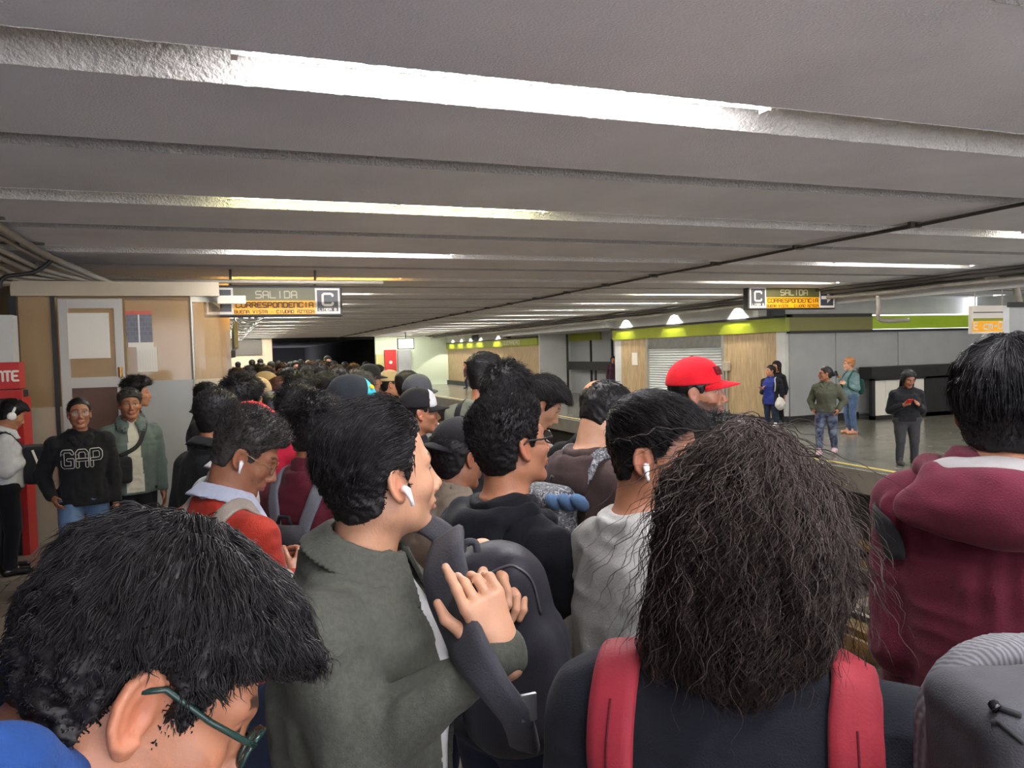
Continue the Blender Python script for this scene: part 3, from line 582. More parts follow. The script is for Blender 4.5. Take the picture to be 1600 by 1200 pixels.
def tubes(P, R, ns=3):
    """P (N,K,3) paths, R (N,K) radii -> verts, quads"""
    N, K, _ = P.shape; T = np.gradient(P, axis=1); T /= np.linalg.norm(T, axis=2)[..., None]+1e-9
    ref = np.zeros_like(T); ref[..., 0] = .31; ref[..., 1] = .22; ref[..., 2] = .92
    U = np.cross(T, ref); U /= np.linalg.norm(U, axis=2)[..., None]+1e-9; W = np.cross(T, U)
    a = np.arange(ns)*2*math.pi/ns
    V = P[:, :, None, :]+R[:, :, None, None]*(np.cos(a)[None, None, :, None]*U[:, :, None]+np.sin(a)[None, None, :, None]*W[:, :, None])
    I = np.arange(N*K*ns).reshape(N, K, ns); J = np.roll(I, -1, 2)
    return V.reshape(-1, 3), np.stack([I[:, :-1], J[:, :-1], J[:, 1:], I[:, 1:]], -1).reshape(-1, 4)
# ---- materials for people
def col_mat(name, rough=.5, sss=.0, bump=0):
    m = bpy.data.materials.new(name); m.use_nodes = True; N = m.node_tree.nodes; L = m.node_tree.links; b = N['Principled BSDF']
    a = N.new('ShaderNodeVertexColor'); a.layer_name = 'Col'; L.new(a.outputs[0], b.inputs['Base Color']); b.inputs['Roughness'].default_value = rough
    if sss: b.inputs['Subsurface Weight'].default_value = sss; b.inputs['Subsurface Radius'].default_value = (.012, .005, .003); b.inputs['Subsurface Scale'].default_value = 1
    if bump:
        n = N.new('ShaderNodeTexNoise'); n.inputs['Scale'].default_value = 220; n.inputs['Detail'].default_value = 3; tc = N.new('ShaderNodeTexCoord'); L.new(tc.outputs['Object'], n.inputs['Vector'])
        bp = N.new('ShaderNodeBump'); bp.inputs['Strength'].default_value = bump; bp.inputs['Distance'].default_value = .002; L.new(n.outputs[0], bp.inputs['Height']); L.new(bp.outputs[0], b.inputs['Normal'])
    return m
m_skin = col_mat('skin', .48, .12, .25)
def cloth(name, c, rough=.85, var=.12, bump=.3, bscale=260, sheen=.06, vscale=25, **k): return mat('cloth_'+name, c, rough, var=var, vscale=vscale, bump=bump, bscale=bscale, sheen=sheen, spec=.2, bdist=.004, **k)
def hairm(name, c, rough=.38): return mat('hair_'+name, c, rough+.1, spec=.3, var=.35, vscale=60, stretch=(1, 1, .4))
H_BLACK = hairm('black', (26, 23, 24)); H_DARK = hairm('dark_brown', (38, 30, 26)); H_BROWN = hairm('brown', (70, 48, 34)); H_BLOND = hairm('blond', (176, 120, 78)); H_GREY = hairm('greying', (62, 58, 56)); H_SOFT = hairm('soft_dark', (58, 47, 42), .5)
SKIN = {'a': (196, 144, 112), 'b': (168, 114, 85), 'c': (150, 100, 74), 'd': (192, 144, 114), 'e': (130, 84, 62)}
BLACKC = cloth('black', (24, 25, 30)); JEANS = cloth('denim', (78, 98, 130), var=.3, vscale=9); DKJEANS = cloth('dark_denim', (38, 46, 66), var=.3, vscale=9); GREYC = cloth('mid_grey', (92, 92, 94)); NAVY = cloth('navy', (30, 36, 60))
m_shoe = mat('black_shoe_leather', (22, 20, 20), .3); m_shoew = mat('white_shoe', (205, 200, 195), .5); m_sneak = mat('dark_sneaker', (48, 46, 50), .6)
m_bud = mat('white_earbud', (238, 238, 240), .25); m_frame = mat('dark_spectacle_frame', (28, 26, 30), .3); m_wire = mat('wire_spectacle_frame', (150, 130, 105), .3, .8); m_lens = mat('spectacle_lens', (210, 225, 225), .05, alpha=.14, spec=.8)
m_phone = mat('phone_black', (20, 20, 22), .2); m_strapm = mat('webbing_black', (30, 30, 32), .8)
# ---- anatomy
def sides(Q):
    R = Q.copy(); R[:, 0] = np.abs(R[:, 0]); return R
def head_sd(Q, fine=True):
    """head-local metres; x right, y forward, z up; origin between the ears"""
    S = sides(Q)
    d = ell(Q, (0, -.008, .046), (.077, .096, .088))
    d = smin(d, ell(Q, (0, .036, -.018), (.063, .06, .074)), .035)
    d = smin(d, cone(S, (.044, -.002, -.05), (.018, .07, -.09), .022, .017), .03)
    d = smin(d, ell(Q, (0, .08, -.092), (.02, .017, .015)), .018)
    d = smin(d, ell(S, (.04, .062, -.014), (.022, .022, .02)), .02)
    d = smin(d, cone(S, (.008, .09, .034), (.042, .074, .036), .0105, .010), .014)
    d = smax(d, -ell(S, (.032, .1, .014), (.018, .016, .012)), .012)
    d = smin(d, ell(S, (.031, .0765, .016), (.0135, .0135, .0125)), .003)
    d = smin(d, cone(Q, (0, .09, .026), (0, .112, -.018), .0075, .0105), .012)
    d = smin(d, ell(Q, (0, .115, -.023), (.0115, .0115, .010)), .008)
    d = smin(d, ell(S, (.0135, .103, -.028), (.009, .011, .0085)), .005)
    if fine: d = smax(d, -ell(S, (.007, .112, -.036), (.0045, .006, .004)), .003)
    d = smin(d, ell(Q, (0, .088, -.05), (.026, .017, .02)), .012)
    d = smin(d, ell(Q, (0, .0995, -.0525), (.022, .0085, .0058)), .004)
    d = smin(d, ell(Q, (0, .0985, -.0635), (.019, .009, .0068)), .004)
    if fine: d = smax(d, -cone(S, (.0, .110, -.0578), (.024, .097, -.0575), .0018, .0012), .002)
    e = S@roty(.32).T; ec = (A3(.08, -.006, .004))@roty(.32).T
    T = (S-A3(.079, -.006, .004))@rotx(-.22).T@rotz(-.38).T
    ear = ell(T, (0, 0, 0), (.0065, .0175, .031)); ear = smin(ear, ell(T, (0, .004, -.028), (.0055, .009, .009)), .006)
    ear = smax(ear, -ell(T, (.0085, .004, -.002), (.0075, .0095, .016)), .004)
    if fine:
        ring = None
        for k in range(9):
            a0 = math.radians(70-30*k); a1 = math.radians(70-30*(k+1))
            if k == 8: break
            g0 = (.004, -.0155*math.sin(math.radians(-40+32*k)), .028*math.cos(math.radians(-40+32*k))); g1 = (.004, -.0155*math.sin(math.radians(-40+32*(k+1))), .028*math.cos(math.radians(-40+32*(k+1))))
            q = cone(T, g0, g1, .0042, .004); ring = q if ring is None else np.minimum(ring, q)
        ear = smin(ear, ring, .003)
    return smin(d, ear, .007)
def skin_color(Q, base, beard=0, gender='m', lips=None, brow=1.):
    b = np.array(lin(base)[:3]); C = np.tile(b, (len(Q), 1)).astype(float); S = sides(Q)
    n = vnoise(np.asarray(Q, float)+2, 55)*.06; C *= (1+n)[:, None]
    def mixc(mask, c, a):
        nonlocal C
        m_ = (np.clip(mask, 0, 1)*a)[:, None]; C = C*(1-m_)+np.array(c)*m_
    red = b*np.array([1.05, .72, .68])
    mixc(1-np.linalg.norm((S-A3(.08, -.005, 0))/A3(.03, .03, .04), axis=1), red, .8)
    mixc(1-np.linalg.norm((S-A3(.04, .085, -.015))/A3(.03, .04, .025), axis=1), red, .4)
    mixc(1-np.linalg.norm((S-A3(0, .118, -.022))/A3(.02, .02, .02), axis=1), red, .4)
    if beard:
        m_ = ((S[:, 2] < -.028-.25*np.clip(S[:, 1]-.06, -1, .0)-.012*(S[:, 1] > .085)) & (S[:, 1] > .012) & (S[:, 2] > -.115)); lip = ell(Q, (0, .1, -.058), (.023, .02, .012)) < 0
        mixc((m_ & ~lip).astype(float), (.012, .009, .008), beard)
    mixc((ell(Q, (0, .1, -.0575), (.024, .02, .0115)) < 0).astype(float), lin(lips or (150, 84, 76))[:3], .75)
    bz = .0395+.004*np.sin((S[:, 0]-.01)/.045*math.pi)
    mixc(((np.abs(S[:, 2]-bz) < .0042) & (S[:, 0] > .010) & (S[:, 0] < .05) & (S[:, 1] > .055)).astype(float), (.012, .009, .008), .85*brow)
    ex = (S[:, 0]-.031)/.0125; ez = (S[:, 2]-.0145)/.0052; inn = (ex*ex+ez*ez < 1) & (S[:, 1] > .075)
    lash = (np.abs(ez-np.sqrt(np.clip(1-ex*ex, 0, 1))) < .45) & (np.abs(ex) < 1.1) & (S[:, 1] > .07)
    mixc(inn.astype(float), (.55, .52, .5), 1); mixc((inn & (((S[:, 0]-.031)/.006)**2+((S[:, 2]-.0145)/.006)**2 < 1)).astype(float), (.01, .008, .006), 1); mixc(lash.astype(float), (.012, .01, .009), .9)
    return C
def hair_thick(Q, hp):
    top = np.clip((Q[:, 2]-.03)/.07, 0, 1); back = np.clip((-Q[:, 1]+.0)/.08, 0, 1); front = np.clip((Q[:, 1]-.03)/.05, 0, 1)
    t = hp['side']*(1-top)+hp['top']*top
    t = t*(1-back*(1-top))+hp['back']*back*(1-top); t = t+front*top*(hp['front']-hp['top'])
    return t
_LX = np.array([-.13, -.085, -.06, -.03, -.018, .0, .014, .024, .034, .05, .066, .085, .12])
def hair_mask(Q, hp):
    nape = hp.get('nape', -.07); fl = hp.get('line', .082); sb = hp.get('burn', -.012); ov = hp.get('over', 0)
    lz = np.array([nape, nape, nape+.004, -.045, .022-ov, .036-ov, .03-ov, sb, sb+.004, .052, fl-.012, fl, fl])
    return np.interp(Q[:, 1]+hp.get('rec', 0)*np.clip((Q[:, 1]-.02)/.02, 0, 1), _LX, lz)-Q[:, 2]
def make_hair_sd(hp):
    seed = hp.get('seed', 0)*.37; na = hp.get('noise', .004); nf = hp.get('nf', 26); part = hp.get('part')
    def f(Q):
        base = ell(Q, (0, -.008, .046), (.077, .096, .088)); base = smin(base, ell(Q, (0, -.025, -.03), (.058, .05, .055)), .03)
        t = hair_thick(Q, hp); N_ = Q/(np.linalg.norm(Q, axis=1)[:, None]+1e-6)
        n = vnoise(np.asarray(N_*A3(1, .6, 1)+seed+5, float), nf*.35)+.5*vnoise(np.asarray(N_+seed+9, float), nf)
        d = base-t-n*na
        for (c, r) in hp.get('add', []): d = smin(d, ell(Q, c, r)-n*na, .03)
        mk = hair_mask(Q, hp)*.8
        if hp.get('ragged'): mk = mk+vnoise(np.asarray(Q+seed+3, float), 70)*hp['ragged']
        d = smax(d, mk, .008)
        for (c, r) in hp.get('cut', []): d = smax(d, -ell(Q, c, r), .01)
        return d
    return f
def comb_dir(Q, mode):
    d = np.zeros_like(Q); crown = A3(0, -.045, .12); v = Q-crown
    if mode == 'slick': d[:, 1] = -1; d[:, 2] = -.25-np.clip(-Q[:, 1], 0, .1)*12; d[:, 0] = Q[:, 0]*2
    elif mode == 'short': d = Q*8+A3(0, .4, .5); 
    elif mode == 'radial': d = v.copy(); d[:, 2] -= .03
    elif mode == 'messy': d = v.copy()*8; d[:, 2] += .2
    elif mode == 'forward': d[:, 1] = 1; d[:, 2] = -.35; d[:, 0] = Q[:, 0]*3
    elif mode == 'side': d[:, 0] = 1; d[:, 1] = .3; d[:, 2] = -.3
    elif mode == 'back': d[:, 1] = -1; d[:, 2] = -.5
    return d/(np.linalg.norm(d, axis=1)[:, None]+1e-6)
def gradn(f, P, e=.002):
    g = np.stack([f(P+A3(e, 0, 0))-f(P-A3(e, 0, 0)), f(P+A3(0, e, 0))-f(P-A3(0, e, 0)), f(P+A3(0, 0, e))-f(P-A3(0, 0, e))], 1); return g/(np.linalg.norm(g, axis=1)[:, None]+1e-9)
def strands(V, hs_, hp, rng):
    n = hp.get('strands', 0); L = hp.get('slen', .03); lift = hp.get('lift', .1); jit = hp.get('jit', .25); r0 = hp.get('sr', .0012); mode = hp.get('mode', 'short'); K = hp.get('sk', 6)
    W = np.clip(V[:, 2]+.09, 0.02, 1)**.5; W[V[:, 2] < hp.get('smin', -.03)] *= .25
    I = rng.choice(len(V), n, p=W/W.sum()); P = (V[I]+rng.normal(0, .0015, (n, 3))).astype(f32); out = [P-gradn(hs_, P)*.004]
    jd = rng.normal(0, 1, (n, 3)).astype(f32); cl = vnoise(np.asarray(P, float), 45)[:, None]*A3(1, .5, .3); mkd = np.clip(-hair_mask(P, hp)/.035, .12, 1)[:, None]; LL = L*mkd*rng.uniform(.6, 1.25, n)[:, None]*(.12+.88*np.clip((P[:, 2:3]-.0)/.085, 0, 1))
    for k in range(K-1):
        g = gradn(hs_, P); c = comb_dir(P, mode); c = c-g*(c*g).sum(1)[:, None]*(1-hp.get('rad', .2)); d = c+g*lift*(1-k/K)+jd*jit*.5+cl*jit*1.6; d[:, 2] -= hp.get('droop', .15)*k/K
        d /= np.linalg.norm(d, axis=1)[:, None]; P = P+d*LL/(K-1); dd = hs_(P); P = P+g*np.clip(-dd+.0005, 0, .01)[:, None]; out.append(P)
    Pn = np.stack(out, 1); tt = np.linspace(0, 1, K)[None]; R = r0*rng.uniform(.6, 1.4, n)[:, None]*(1-tt**2*.9)
    return tubes(Pn, R)
def hand_sd(Q, curl, spread=1., thumb=.4):
    """hand-local: origin wrist, z along fingers, x to thumb side, y palm facing"""
    d = cone(Q, (0, 0, -.03), (0, 0, .015), .026, .027)
    S_ = Q*A3(.62, 1, 1)
    for x in (.028, .010, -.010, -.027): d = smin(d, cone(Q, (x*.5, 0, .012), (x, -.001, .078), .0155, .0115), .016)
    bx_ = [.031, .0105, -.0105, -.030]; ln = [.070, .078, .072, .056]
    for i in range(4):
        c = curl[i] if hasattr(curl, '__len__') else curl
        p = np.array([bx_[i], 0, .082]); a = c*.7; sx = (bx_[i]*.9*spread)
        for j, fr in enumerate((.45, .31, .24)):
            dv = np.array([sx, math.sin(a), math.cos(a)]); dv /= np.linalg.norm(dv); q = p+dv*ln[i]*fr; r = [.0092, .0084, .0076, .0066]
            d = smin(d, cone(Q, p, q, r[j], r[j+1]), .004); p = q; a += c
    p0, p1, p2, p3 = (.018, .006, .02), (.043, .014, .045), (.052+.02*(1-thumb), .022+.012*thumb, .072), (.050+.025*(1-thumb), .030+.02*thumb, .096)
    d = smin(d, cone(Q, p0, p1, .015, .0125), .012); d = smin(d, cone(Q, p1, p2, .0115, .0095), .004); d = smin(d, cone(Q, p2, p3, .0095, .0072), .004)
    return d
ARM = {'down': ((.05, -.03, -.29), (.01, .07, -.25)), 'phone': ((.05, -.01, -.28), (-.13, .2, .10)), 'pocket': ((.11, -.07, -.25), (-.07, .15, -.17)),
       'chest': ((.08, .04, -.26), (-.12, .15, .19)), 'strap': ((.07, .05, -.26), (-.06, .1, .22)), 'hug': ((.07, .08, -.25), (-.2, .17, .02)), 'back': ((.08, -.1, -.25), (-.06, -.05, -.24)), 'up': ((.12, .1, .12), (-.1, -.02, .22))}
TORSO = np.array([[.05, .06, .06, -.02], [0, .070, .062, -.02], [-.05, .12, .085, -.015], [-.10, .162, .105, -.005], [-.18, .18, .12, .0], [-.28, .165, .118, .0], [-.38, .155, .112, .0], [-.47, .165, .115, -.005], [-.56, .172, .12, -.01], [-.66, .165, .115, -.01]])
class Person: pass
PEOPLE = []
def person(label, px, py, d, th, hth=None, pitch=0., roll=0., skin='b', hair=None, hairm_=H_BLACK, top=BLACKC, bottom=DKJEANS, shoes=m_sneak, arms=('down', 'down'), hands=None, bw=1., bd=1., hs=1., beard=0, hem=-.56, puff=0., fold=.011,
           sleeve=1., collar=None, collar_m=None, hood=None, hood_m=None, lining=None, front=None, group=None, glasses=None, bud=None, phones=None, cap=None, walk=0., female=False, detail=None, topname='shirt', z=None, q=1.0, open_neck=0, lips=None, drop=0, neckext=0., nt=None, nocore=False, lean=0., hoff=(0, 0, 0), skirt=0, eyesdown=False, loc=None, torso_c=None, brow=1.):
    rng = np.random.RandomState(int(px*7+py*13) % 9999)
    o = Person(); Pn = loc if loc is not None else at(px, py, d); sd = Pn[:2]/np.linalg.norm(Pn[:2]); a0 = math.atan2(sd[1], sd[0])
    if hth is None: hth = th
    rz = a0-math.radians(th)-math.pi/2; t = math.radians(9+pitch*.5 if nt is None else nt)
    Ln = (.16+neckext)*hs; h = A3(0, Ln*math.sin(t), Pn[2]); Nz = Pn[2]-Ln*math.cos(t)
    R0 = rotz(rz); rootxy = Pn[:2]-(R0@h)[:2]
    root = empty('person', (rootxy[0], rootxy[1], 0), label, 'person', group, rz)
    Rh = rotz(-math.radians(hth-th))@rotx(-math.radians(pitch))@roty(math.radians(roll))
    N = A3(0, 0, Nz); u = Nz/1.43; vs = min(1.06, max(.86, u)); vs = vs*bd**.2
    def H2B(V): return (np.asarray(V, f32)*hs)@Rh.T+h
    def B2H(P): return ((P-h)@Rh)/hs
    o.root = root; o.H2B = H2B; o.B2H = B2H; o.N = N; o.h = h; o.Rh = Rh; o.hs = hs; o.rz = rz; o.loc = np.array([rootxy[0], rootxy[1], 0]); o.d = d
    def W2B(p): return np.asarray(rotz(-rz)@(np.asarray(p, f32)-o.loc.astype(f32)), f32)
    o.W2B = W2B
    Sx = .165*bw; sh = {s: A3(s*Sx, -.012, Nz-.076) for s in (-1, 1)}; el, wr, ed = {}, {}, {}
    for s, a in zip((-1, 1), arms):
        if isinstance(a, dict): el[s] = W2B(at(*a['e'])); wr[s] = W2B(at(*a['w']))
        elif isinstance(a, str):
            e, w_ = ARM[a]; el[s] = sh[s]+A3(s*e[0], e[1], e[2])*vs; wr[s] = el[s]+A3(s*w_[0], w_[1], w_[2])*vs
        else: el[s], wr[s] = A3(*a[0]), A3(*a[1])
    o.sh, o.el, o.wr = sh, el, wr
    TZ = TORSO[:, 0]*vs; Tw = TORSO[:, 1]*bw; Td = TORSO[:, 2]*bd; Ty = TORSO[:, 3]
    if female: Tw = Tw*np.array([1, 1, .95, .93, .92, .88, .85, .95, 1.05, 1.0])
    o_z = TZ[::-1]
    def spine(P, z): return np.interp(z, o_z, Ty[::-1])+lean*np.clip(-z, 0, .6)
    def torso_sd(P, off=0.):
        z = P[:, 2]-Nz; w_ = np.interp(z, o_z, Tw[::-1])+off; dd = np.interp(z, o_z, Td[::-1])+off; y = P[:, 1]-spine(P, z)
        if female: y = y-.012*np.exp(-((z+.2)/.07)**2)*(y > 0)
        k = (np.abs(P[:, 0]/w_)**2.3+np.abs(y/dd)**2.3)**(1/2.3); r = (k-1)*np.minimum(w_, dd)
        return np.maximum(r, np.maximum(z-.03, TZ[-1]-z)*.8)
    def arms_sd(P, r0, r1, r2, upto=1., k=.04, base=None):
        d_ = base
        for s in (-1, 1):
            a = cone(P, sh[s], el[s], r0, r1); wend = el[s]+(wr[s]-el[s])*upto if upto > 0 else None
            if upto > 0: a = smin(a, cone(P, el[s], wend-(wend-el[s])*.06, r1, r2), .02)
            d_ = a if d_ is None else smin(d_, a, k)
        return d_
    hipz = (Nz-.56*vs); kn, an, hip = {}, {}, {}
    for s in (-1, 1):
        hip[s] = A3(s*.085*bw, -.005, hipz+.02); wk = walk*s; kn[s] = A3(s*.10, .02+.13*wk+.02*abs(walk), hipz*.54); an[s] = A3(s*.105, -.02+.22*wk-(.06 if wk < 0 else 0), .085+(.03 if wk < 0 else 0))
    def legs_sd(P, e):
        d_ = None
        for s in (-1, 1):
            a = smin(cone(P, hip[s], kn[s], .088*bw+e, .058+e), cone(P, kn[s], an[s], .056+e, .042+e*1.3), .02); d_ = a if d_ is None else smin(d_, a, .015)
        return smin(d_, ell(P, (0, -.01, hipz+.04), (.155*bw+e, .115*bd+e, .11)), .05)
    # ---------- body (skin)
    fine = d < 2.6; hh = min(.009, max(.0023, .0017*d))*q
    nkb = N+A3(0, -.012, -.03); nka = H2B(A3(0, -.018, -.045)); nr = .054*hs*(.9 if female else 1.05)
    def neck_sd(P): return cone(P, nka, nkb, nr, nr*1.15)
    def bodyhead(P):
        dn = neck_sd(P); Qh = B2H(P)
        return smin(smin(head_sd(Qh, fine)*hs, dn, .03), torso_sd(P, -.014), .03)
    lo = np.minimum(h-.17, N-A3(.12, .12, 0)); hi = np.maximum(h+.17, N+A3(.12, .12, 0)); lo[2] = Nz-.045-open_neck
    def bh(P): return np.maximum(bodyhead(P), np.minimum(np.linalg.norm(P[:, :2]-N[:2], axis=1), np.linalg.norm(P-h, axis=1)-.02)-.16-open_neck)
    V, Q = mesh_sdf(bh, lo, hi, hh); Qh = B2H(V.astype(f32))
    base = SKIN[skin] if isinstance(skin, str) else skin
    C = skin_color(Qh, base, beard, lips=lips, brow=brow)
    Vs, Qs, Cs = [V], [Q], [C]; nv = len(V)
    if not nocore:
        def core(P): return arms_sd(P, .042, .034, .024, 1., .03, smin(np.maximum(torso_sd(P, -.022), Nz-.5*vs-P[:, 2]), legs_sd(P, -.02), .03))
        lo2 = A3(-.34, -.3, .06); hi2 = A3(.34, .4, Nz-.02)
        for s in (-1, 1): lo2 = np.minimum(lo2, np.minimum(el[s], wr[s])-.06); hi2 = np.maximum(hi2, np.maximum(el[s], wr[s])+.06)
        V2, Q2 = mesh_sdf(core, lo2, hi2, max(.016, hh)); Vs.append(V2); Qs.append(Q2+nv); Cs.append(np.tile(np.array(lin(base)[:3]), (len(V2), 1))); nv += len(V2)
    hnd = hands or {}
    o.handM = {}
    for s in (-1, 1):
        spec = hnd.get(s, {})
        if spec is None: continue
        fd = np.array(spec['dir'] if 'dir' in spec else (rotz(-rz)@(M@np.array(spec['cdir']))) if 'cdir' in spec else (wr[s]-el[s])); fd = fd/np.linalg.norm(fd); pn = np.array(rotz(-rz)@(M@np.array(spec['cpalm'])) if 'cpalm' in spec else spec.get('palm', (-s*1., 0.1, 0))); pn = pn-fd*np.dot(pn, fd); pn /= np.linalg.norm(pn); xa = np.cross(pn, fd)
        tsd = spec.get('thumbside', -s)   # handedness: x axis points to thumb side
        B = np.stack([xa, pn, fd], 1).astype(f32)
        mir = -1 if s == -1 else 1     # right hand: thumb at +x when palm +y, fingers +z? (x = palm x fingers)
        wo = A3(*spec['at']) if spec.get('at') is not None else wr[s]; sc = spec.get('scale', 1.)*hs**.5*(.92 if female else 1)
        curl = spec.get('curl', .35); tb = spec.get('thumb', .4); sp = spec.get('spread', .6)
        def hf(P, wo=wo, B=B, mir=mir, sc=sc): 
            L_ = ((P-wo)@B)/sc; L_ = L_*A3(-mir, 1, 1); return np.maximum(hand_sd(L_, curl, sp, tb), -L_[:, 2]-.05)*sc
        fore = lambda P, s=s: np.maximum(cone(P, el[s], wr[s], .036, .027), -1)
        hh2 = min(.009, max(.0026, .0018*d))
        if sleeve < .99 or spec.get('fore'): 
            ff = lambda P, hf=hf, s=s: smin(hf(P), cone(P, el[s], wr[s], .040, .026), .02)
            if sleeve < .1: ff = lambda P, hf=hf, s=s: smin(smin(hf(P), cone(P, el[s], wr[s], .040, .026), .02), cone(P, sh[s], el[s], .046, .040), .02)
            mn = np.minimum(np.minimum(el[s], wr[s]), sh[s] if sleeve < .1 else el[s]); mx = np.maximum(np.maximum(el[s], wr[s]), sh[s] if sleeve < .1 else el[s])
            V3, Q3 = mesh_sdf(ff, np.minimum(mn-.05, wo-.2), np.maximum(mx+.05, wo+.2), hh2*1.2)
        else: V3, Q3 = mesh_sdf(hf, wo-.2, wo+.2, hh2)
        c3 = np.tile(np.array(lin(base)[:3]), (len(V3), 1))*(1+.08*vnoise(V3, 60))[:, None]
        Vs.append(V3); Qs.append(Q3+nv); Cs.append(c3); nv += len(V3)
    o.body = fast_obj('body', np.concatenate(Vs), np.concatenate(Qs), m_skin, root, col=np.concatenate(Cs))
    # ---------- top garment
    hv = min(.018, max(.0048, .0036*d))*q; e = .012+puff; hemz = Nz+hem*vs; seed = rng.uniform(0, 9)
    def top_sd(P):
        b = torso_sd(P, e)
        for s in (-1, 1): b = smin(b, cone(P, A3(s*.045, -.02, Nz-.015), sh[s], .045+e*.5, .054+e), .05)
        b = arms_sd(P, .056+e, .046+e, .029+e*.8, sleeve if sleeve > .1 else 0, .022, b) if sleeve > .1 else arms_sd(P, .058+e, .05+e, 0, 0, .035, b)
        if sleeve <= .1:
            for s in (-1, 1):
                ax = (el[s]-sh[s]); ax = ax/np.linalg.norm(ax); pr_ = (P-sh[s])@ax; near_ = np.linalg.norm(P-sh[s]-pr_[:, None]*ax, axis=1) < .09; b = np.where(near_ & (pr_ > .19) & (np.abs(P[:, 0]) > Sx*.9), np.maximum(b, (pr_-.19)), b)
        if torso_c: b = torso_c(P, b)
        if fold:
            Pd = np.asarray(P, float); n1 = vnoise(Pd*np.array([1, 1, .45])+seed, 9); n2 = vnoise(Pd*np.array([.8, .8, 1.3])+seed*2, 19); b = b-fold*(1.1*n1*np.abs(n1)*1.6+.55*(.5-np.abs(n2))+.8*np.abs(vnoise(Pd*np.array([1.6, 1.6, .6])+seed*3, 13))**1.5)
        return smax(b, hemz-P[:, 2], .012)
    o.top_sd = top_sd
    lo = A3(-.3*bw, -.22*bd-.04, hemz-.03); hi = A3(.3*bw, .22*bd+.04, Nz+.07)
    for s in (-1, 1): lo = np.minimum(lo, np.minimum(el[s], wr[s] if sleeve > .1 else el[s])-.09); hi = np.maximum(hi, np.maximum(el[s], wr[s] if sleeve > .1 else el[s])+.09)
    def top_full(P):
        b = top_sd(P)
        if collar == 'crew': b = smin(b, np.maximum(np.abs(neck_sd(P)-.008)-.006, np.maximum(P[:, 2]-(Nz+.028-.18*(P[:, 1])), Nz-.05-P[:, 2])), .008)
        if open_neck: b = smax(b, -cone(P, N+A3(0, .02, .06), N+A3(0, .13, -.05), .05, .02), .01)
        return b
    V, Q = mesh_sdf(top_full, lo, hi, hv); mats = [top]; fm = None
    if front:
        c = V[Q].mean(1); z_ = (Nz-c[:, 2]); w_ = front['w0']+(front['w1']-front['w0'])*np.clip(z_/.5, 0, 1); fm = ((np.abs(c[:, 0]-front.get('x', 0)) < w_) & (c[:, 1] > .03) & (c[:, 2] > hemz+.02)).astype(int)
        if 'zmin' in front: fm = fm*(z_ < front['zmin'])
        mats.append(front['m'])
    if front and front.get('recess'):
        msk = np.zeros(len(V), bool); msk[Q[fm == 1].ravel()] = True; V[msk, 1] -= .012
    o.topo = fast_obj(topname, V, Q, top, root, mats=mats, fm=fm)
    if collar in ('fold', 'stand'):
        hgt = .045 if collar == 'fold' else .05
        tk = max(.0048, .0022*d)
        def col_sd(P):
            z_ = P[:, 2]-(Nz+.018-.40*(P[:, 1]+.01)); nk = neck_sd(P); fr_ = np.clip(P[:, 1]/.06, 0, 1)
            dd = np.maximum(np.abs(nk-.011)-tk*.85, np.maximum(z_-hgt, -z_-.03))
            if collar == 'fold': dd = smin(dd, np.maximum(np.abs(nk-.013-.75*np.clip(.047-z_, 0, 1))*.8-tk, np.maximum(z_-hgt-.002, -z_-.004-.03*fr_)), .005)
            dd = np.maximum(dd, -(np.abs(P[:, 0])-.010-(.4*np.clip(.05-z_, 0, 1))+1*(P[:, 1] < .03)))
            return dd
        V, Q = mesh_sdf(col_sd, N-A3(.17, .17, .09), N+A3(.14, .17, .12), max(.0035, .0028*d)); fast_obj('collar', V, Q, collar_m or top, root)
    if hood:
        hm = hood_m or top; k = A3(*hood) if isinstance(hood, tuple) else A3(1, 1, 1)*float(hood)
        def hood_sd(P):
            pts = [(-.04, .105, -.085), (-.08, .06, -.03), (-.10, -.02, .0), (-.08, -.09, .0), (0, -.118, -.015), (.08, -.09, .0), (.10, -.02, .0), (.08, .06, -.03), (.04, .105, -.085)]
            d_ = None
            for a, b in zip(pts[:-1], pts[1:]):
                c_ = cone(P, N+A3(*a)*k, N+A3(*b)*k, .024, .024); d_ = c_ if d_ is None else smin(d_, c_, .02)
            d_ = smin(d_, ell(P, N+A3(0, -.125, -.075)*k, (.125*k[0], .04, .075*k[2])), .05)
            d_ = smax(d_, -ell(P, N+A3(0, -.03, .05), (.082, .10, .075)), .015)
            Pd = np.asarray(P, float); n_ = vnoise(Pd+seed, 14); n3 = np.abs(vnoise(Pd*np.array([.7, 1, 1.8])+seed, 17)); return d_-.005*n_*np.abs(n_)*2-.008*n3**1.5
        V, Q = mesh_sdf(hood_sd, N-A3(.26, .27, .24), N+A3(.26, .2, .16), hv*.9); mats = [hm]; fm = None
        V = V+hoff; ho = fast_obj('hood', V, Q, hm, root, mats=mats, fm=fm)
        if lining:
            fl = lambda P: ell(P, N+A3(0, -.066, .006)*k, (.096*k[0], .066*k[1], .032))-.004*vnoise(np.asarray(P, float)+seed, 22)
            V, Q = mesh_sdf(fl, N-A3(.17, .2, .08), N+A3(.17, .08, .1), hv*.8); fast_obj('hood_lining', V+hoff, Q, lining, ho)
    # ---------- trousers and shoes
    def tr(P):
        dd = smin(legs_sd(P, .010), np.maximum(torso_sd(P, .0), hipz-.02-P[:, 2]), .03); Pd = np.asarray(P, float); dd = dd-.005*vnoise(Pd*np.array([1, 1, .7])+seed, 14)
        return np.maximum(dd, P[:, 2]-(hemz+.06))
    hz_ = max(.014, hv)*(1 if d > 5 else 1.2)
    V, Q = mesh_sdf(tr, A3(-.3, -.35, .05), A3(.3, .4, hemz+.08), hz_ if d < 5 else .012); fast_obj('trousers', V, Q, bottom, root)
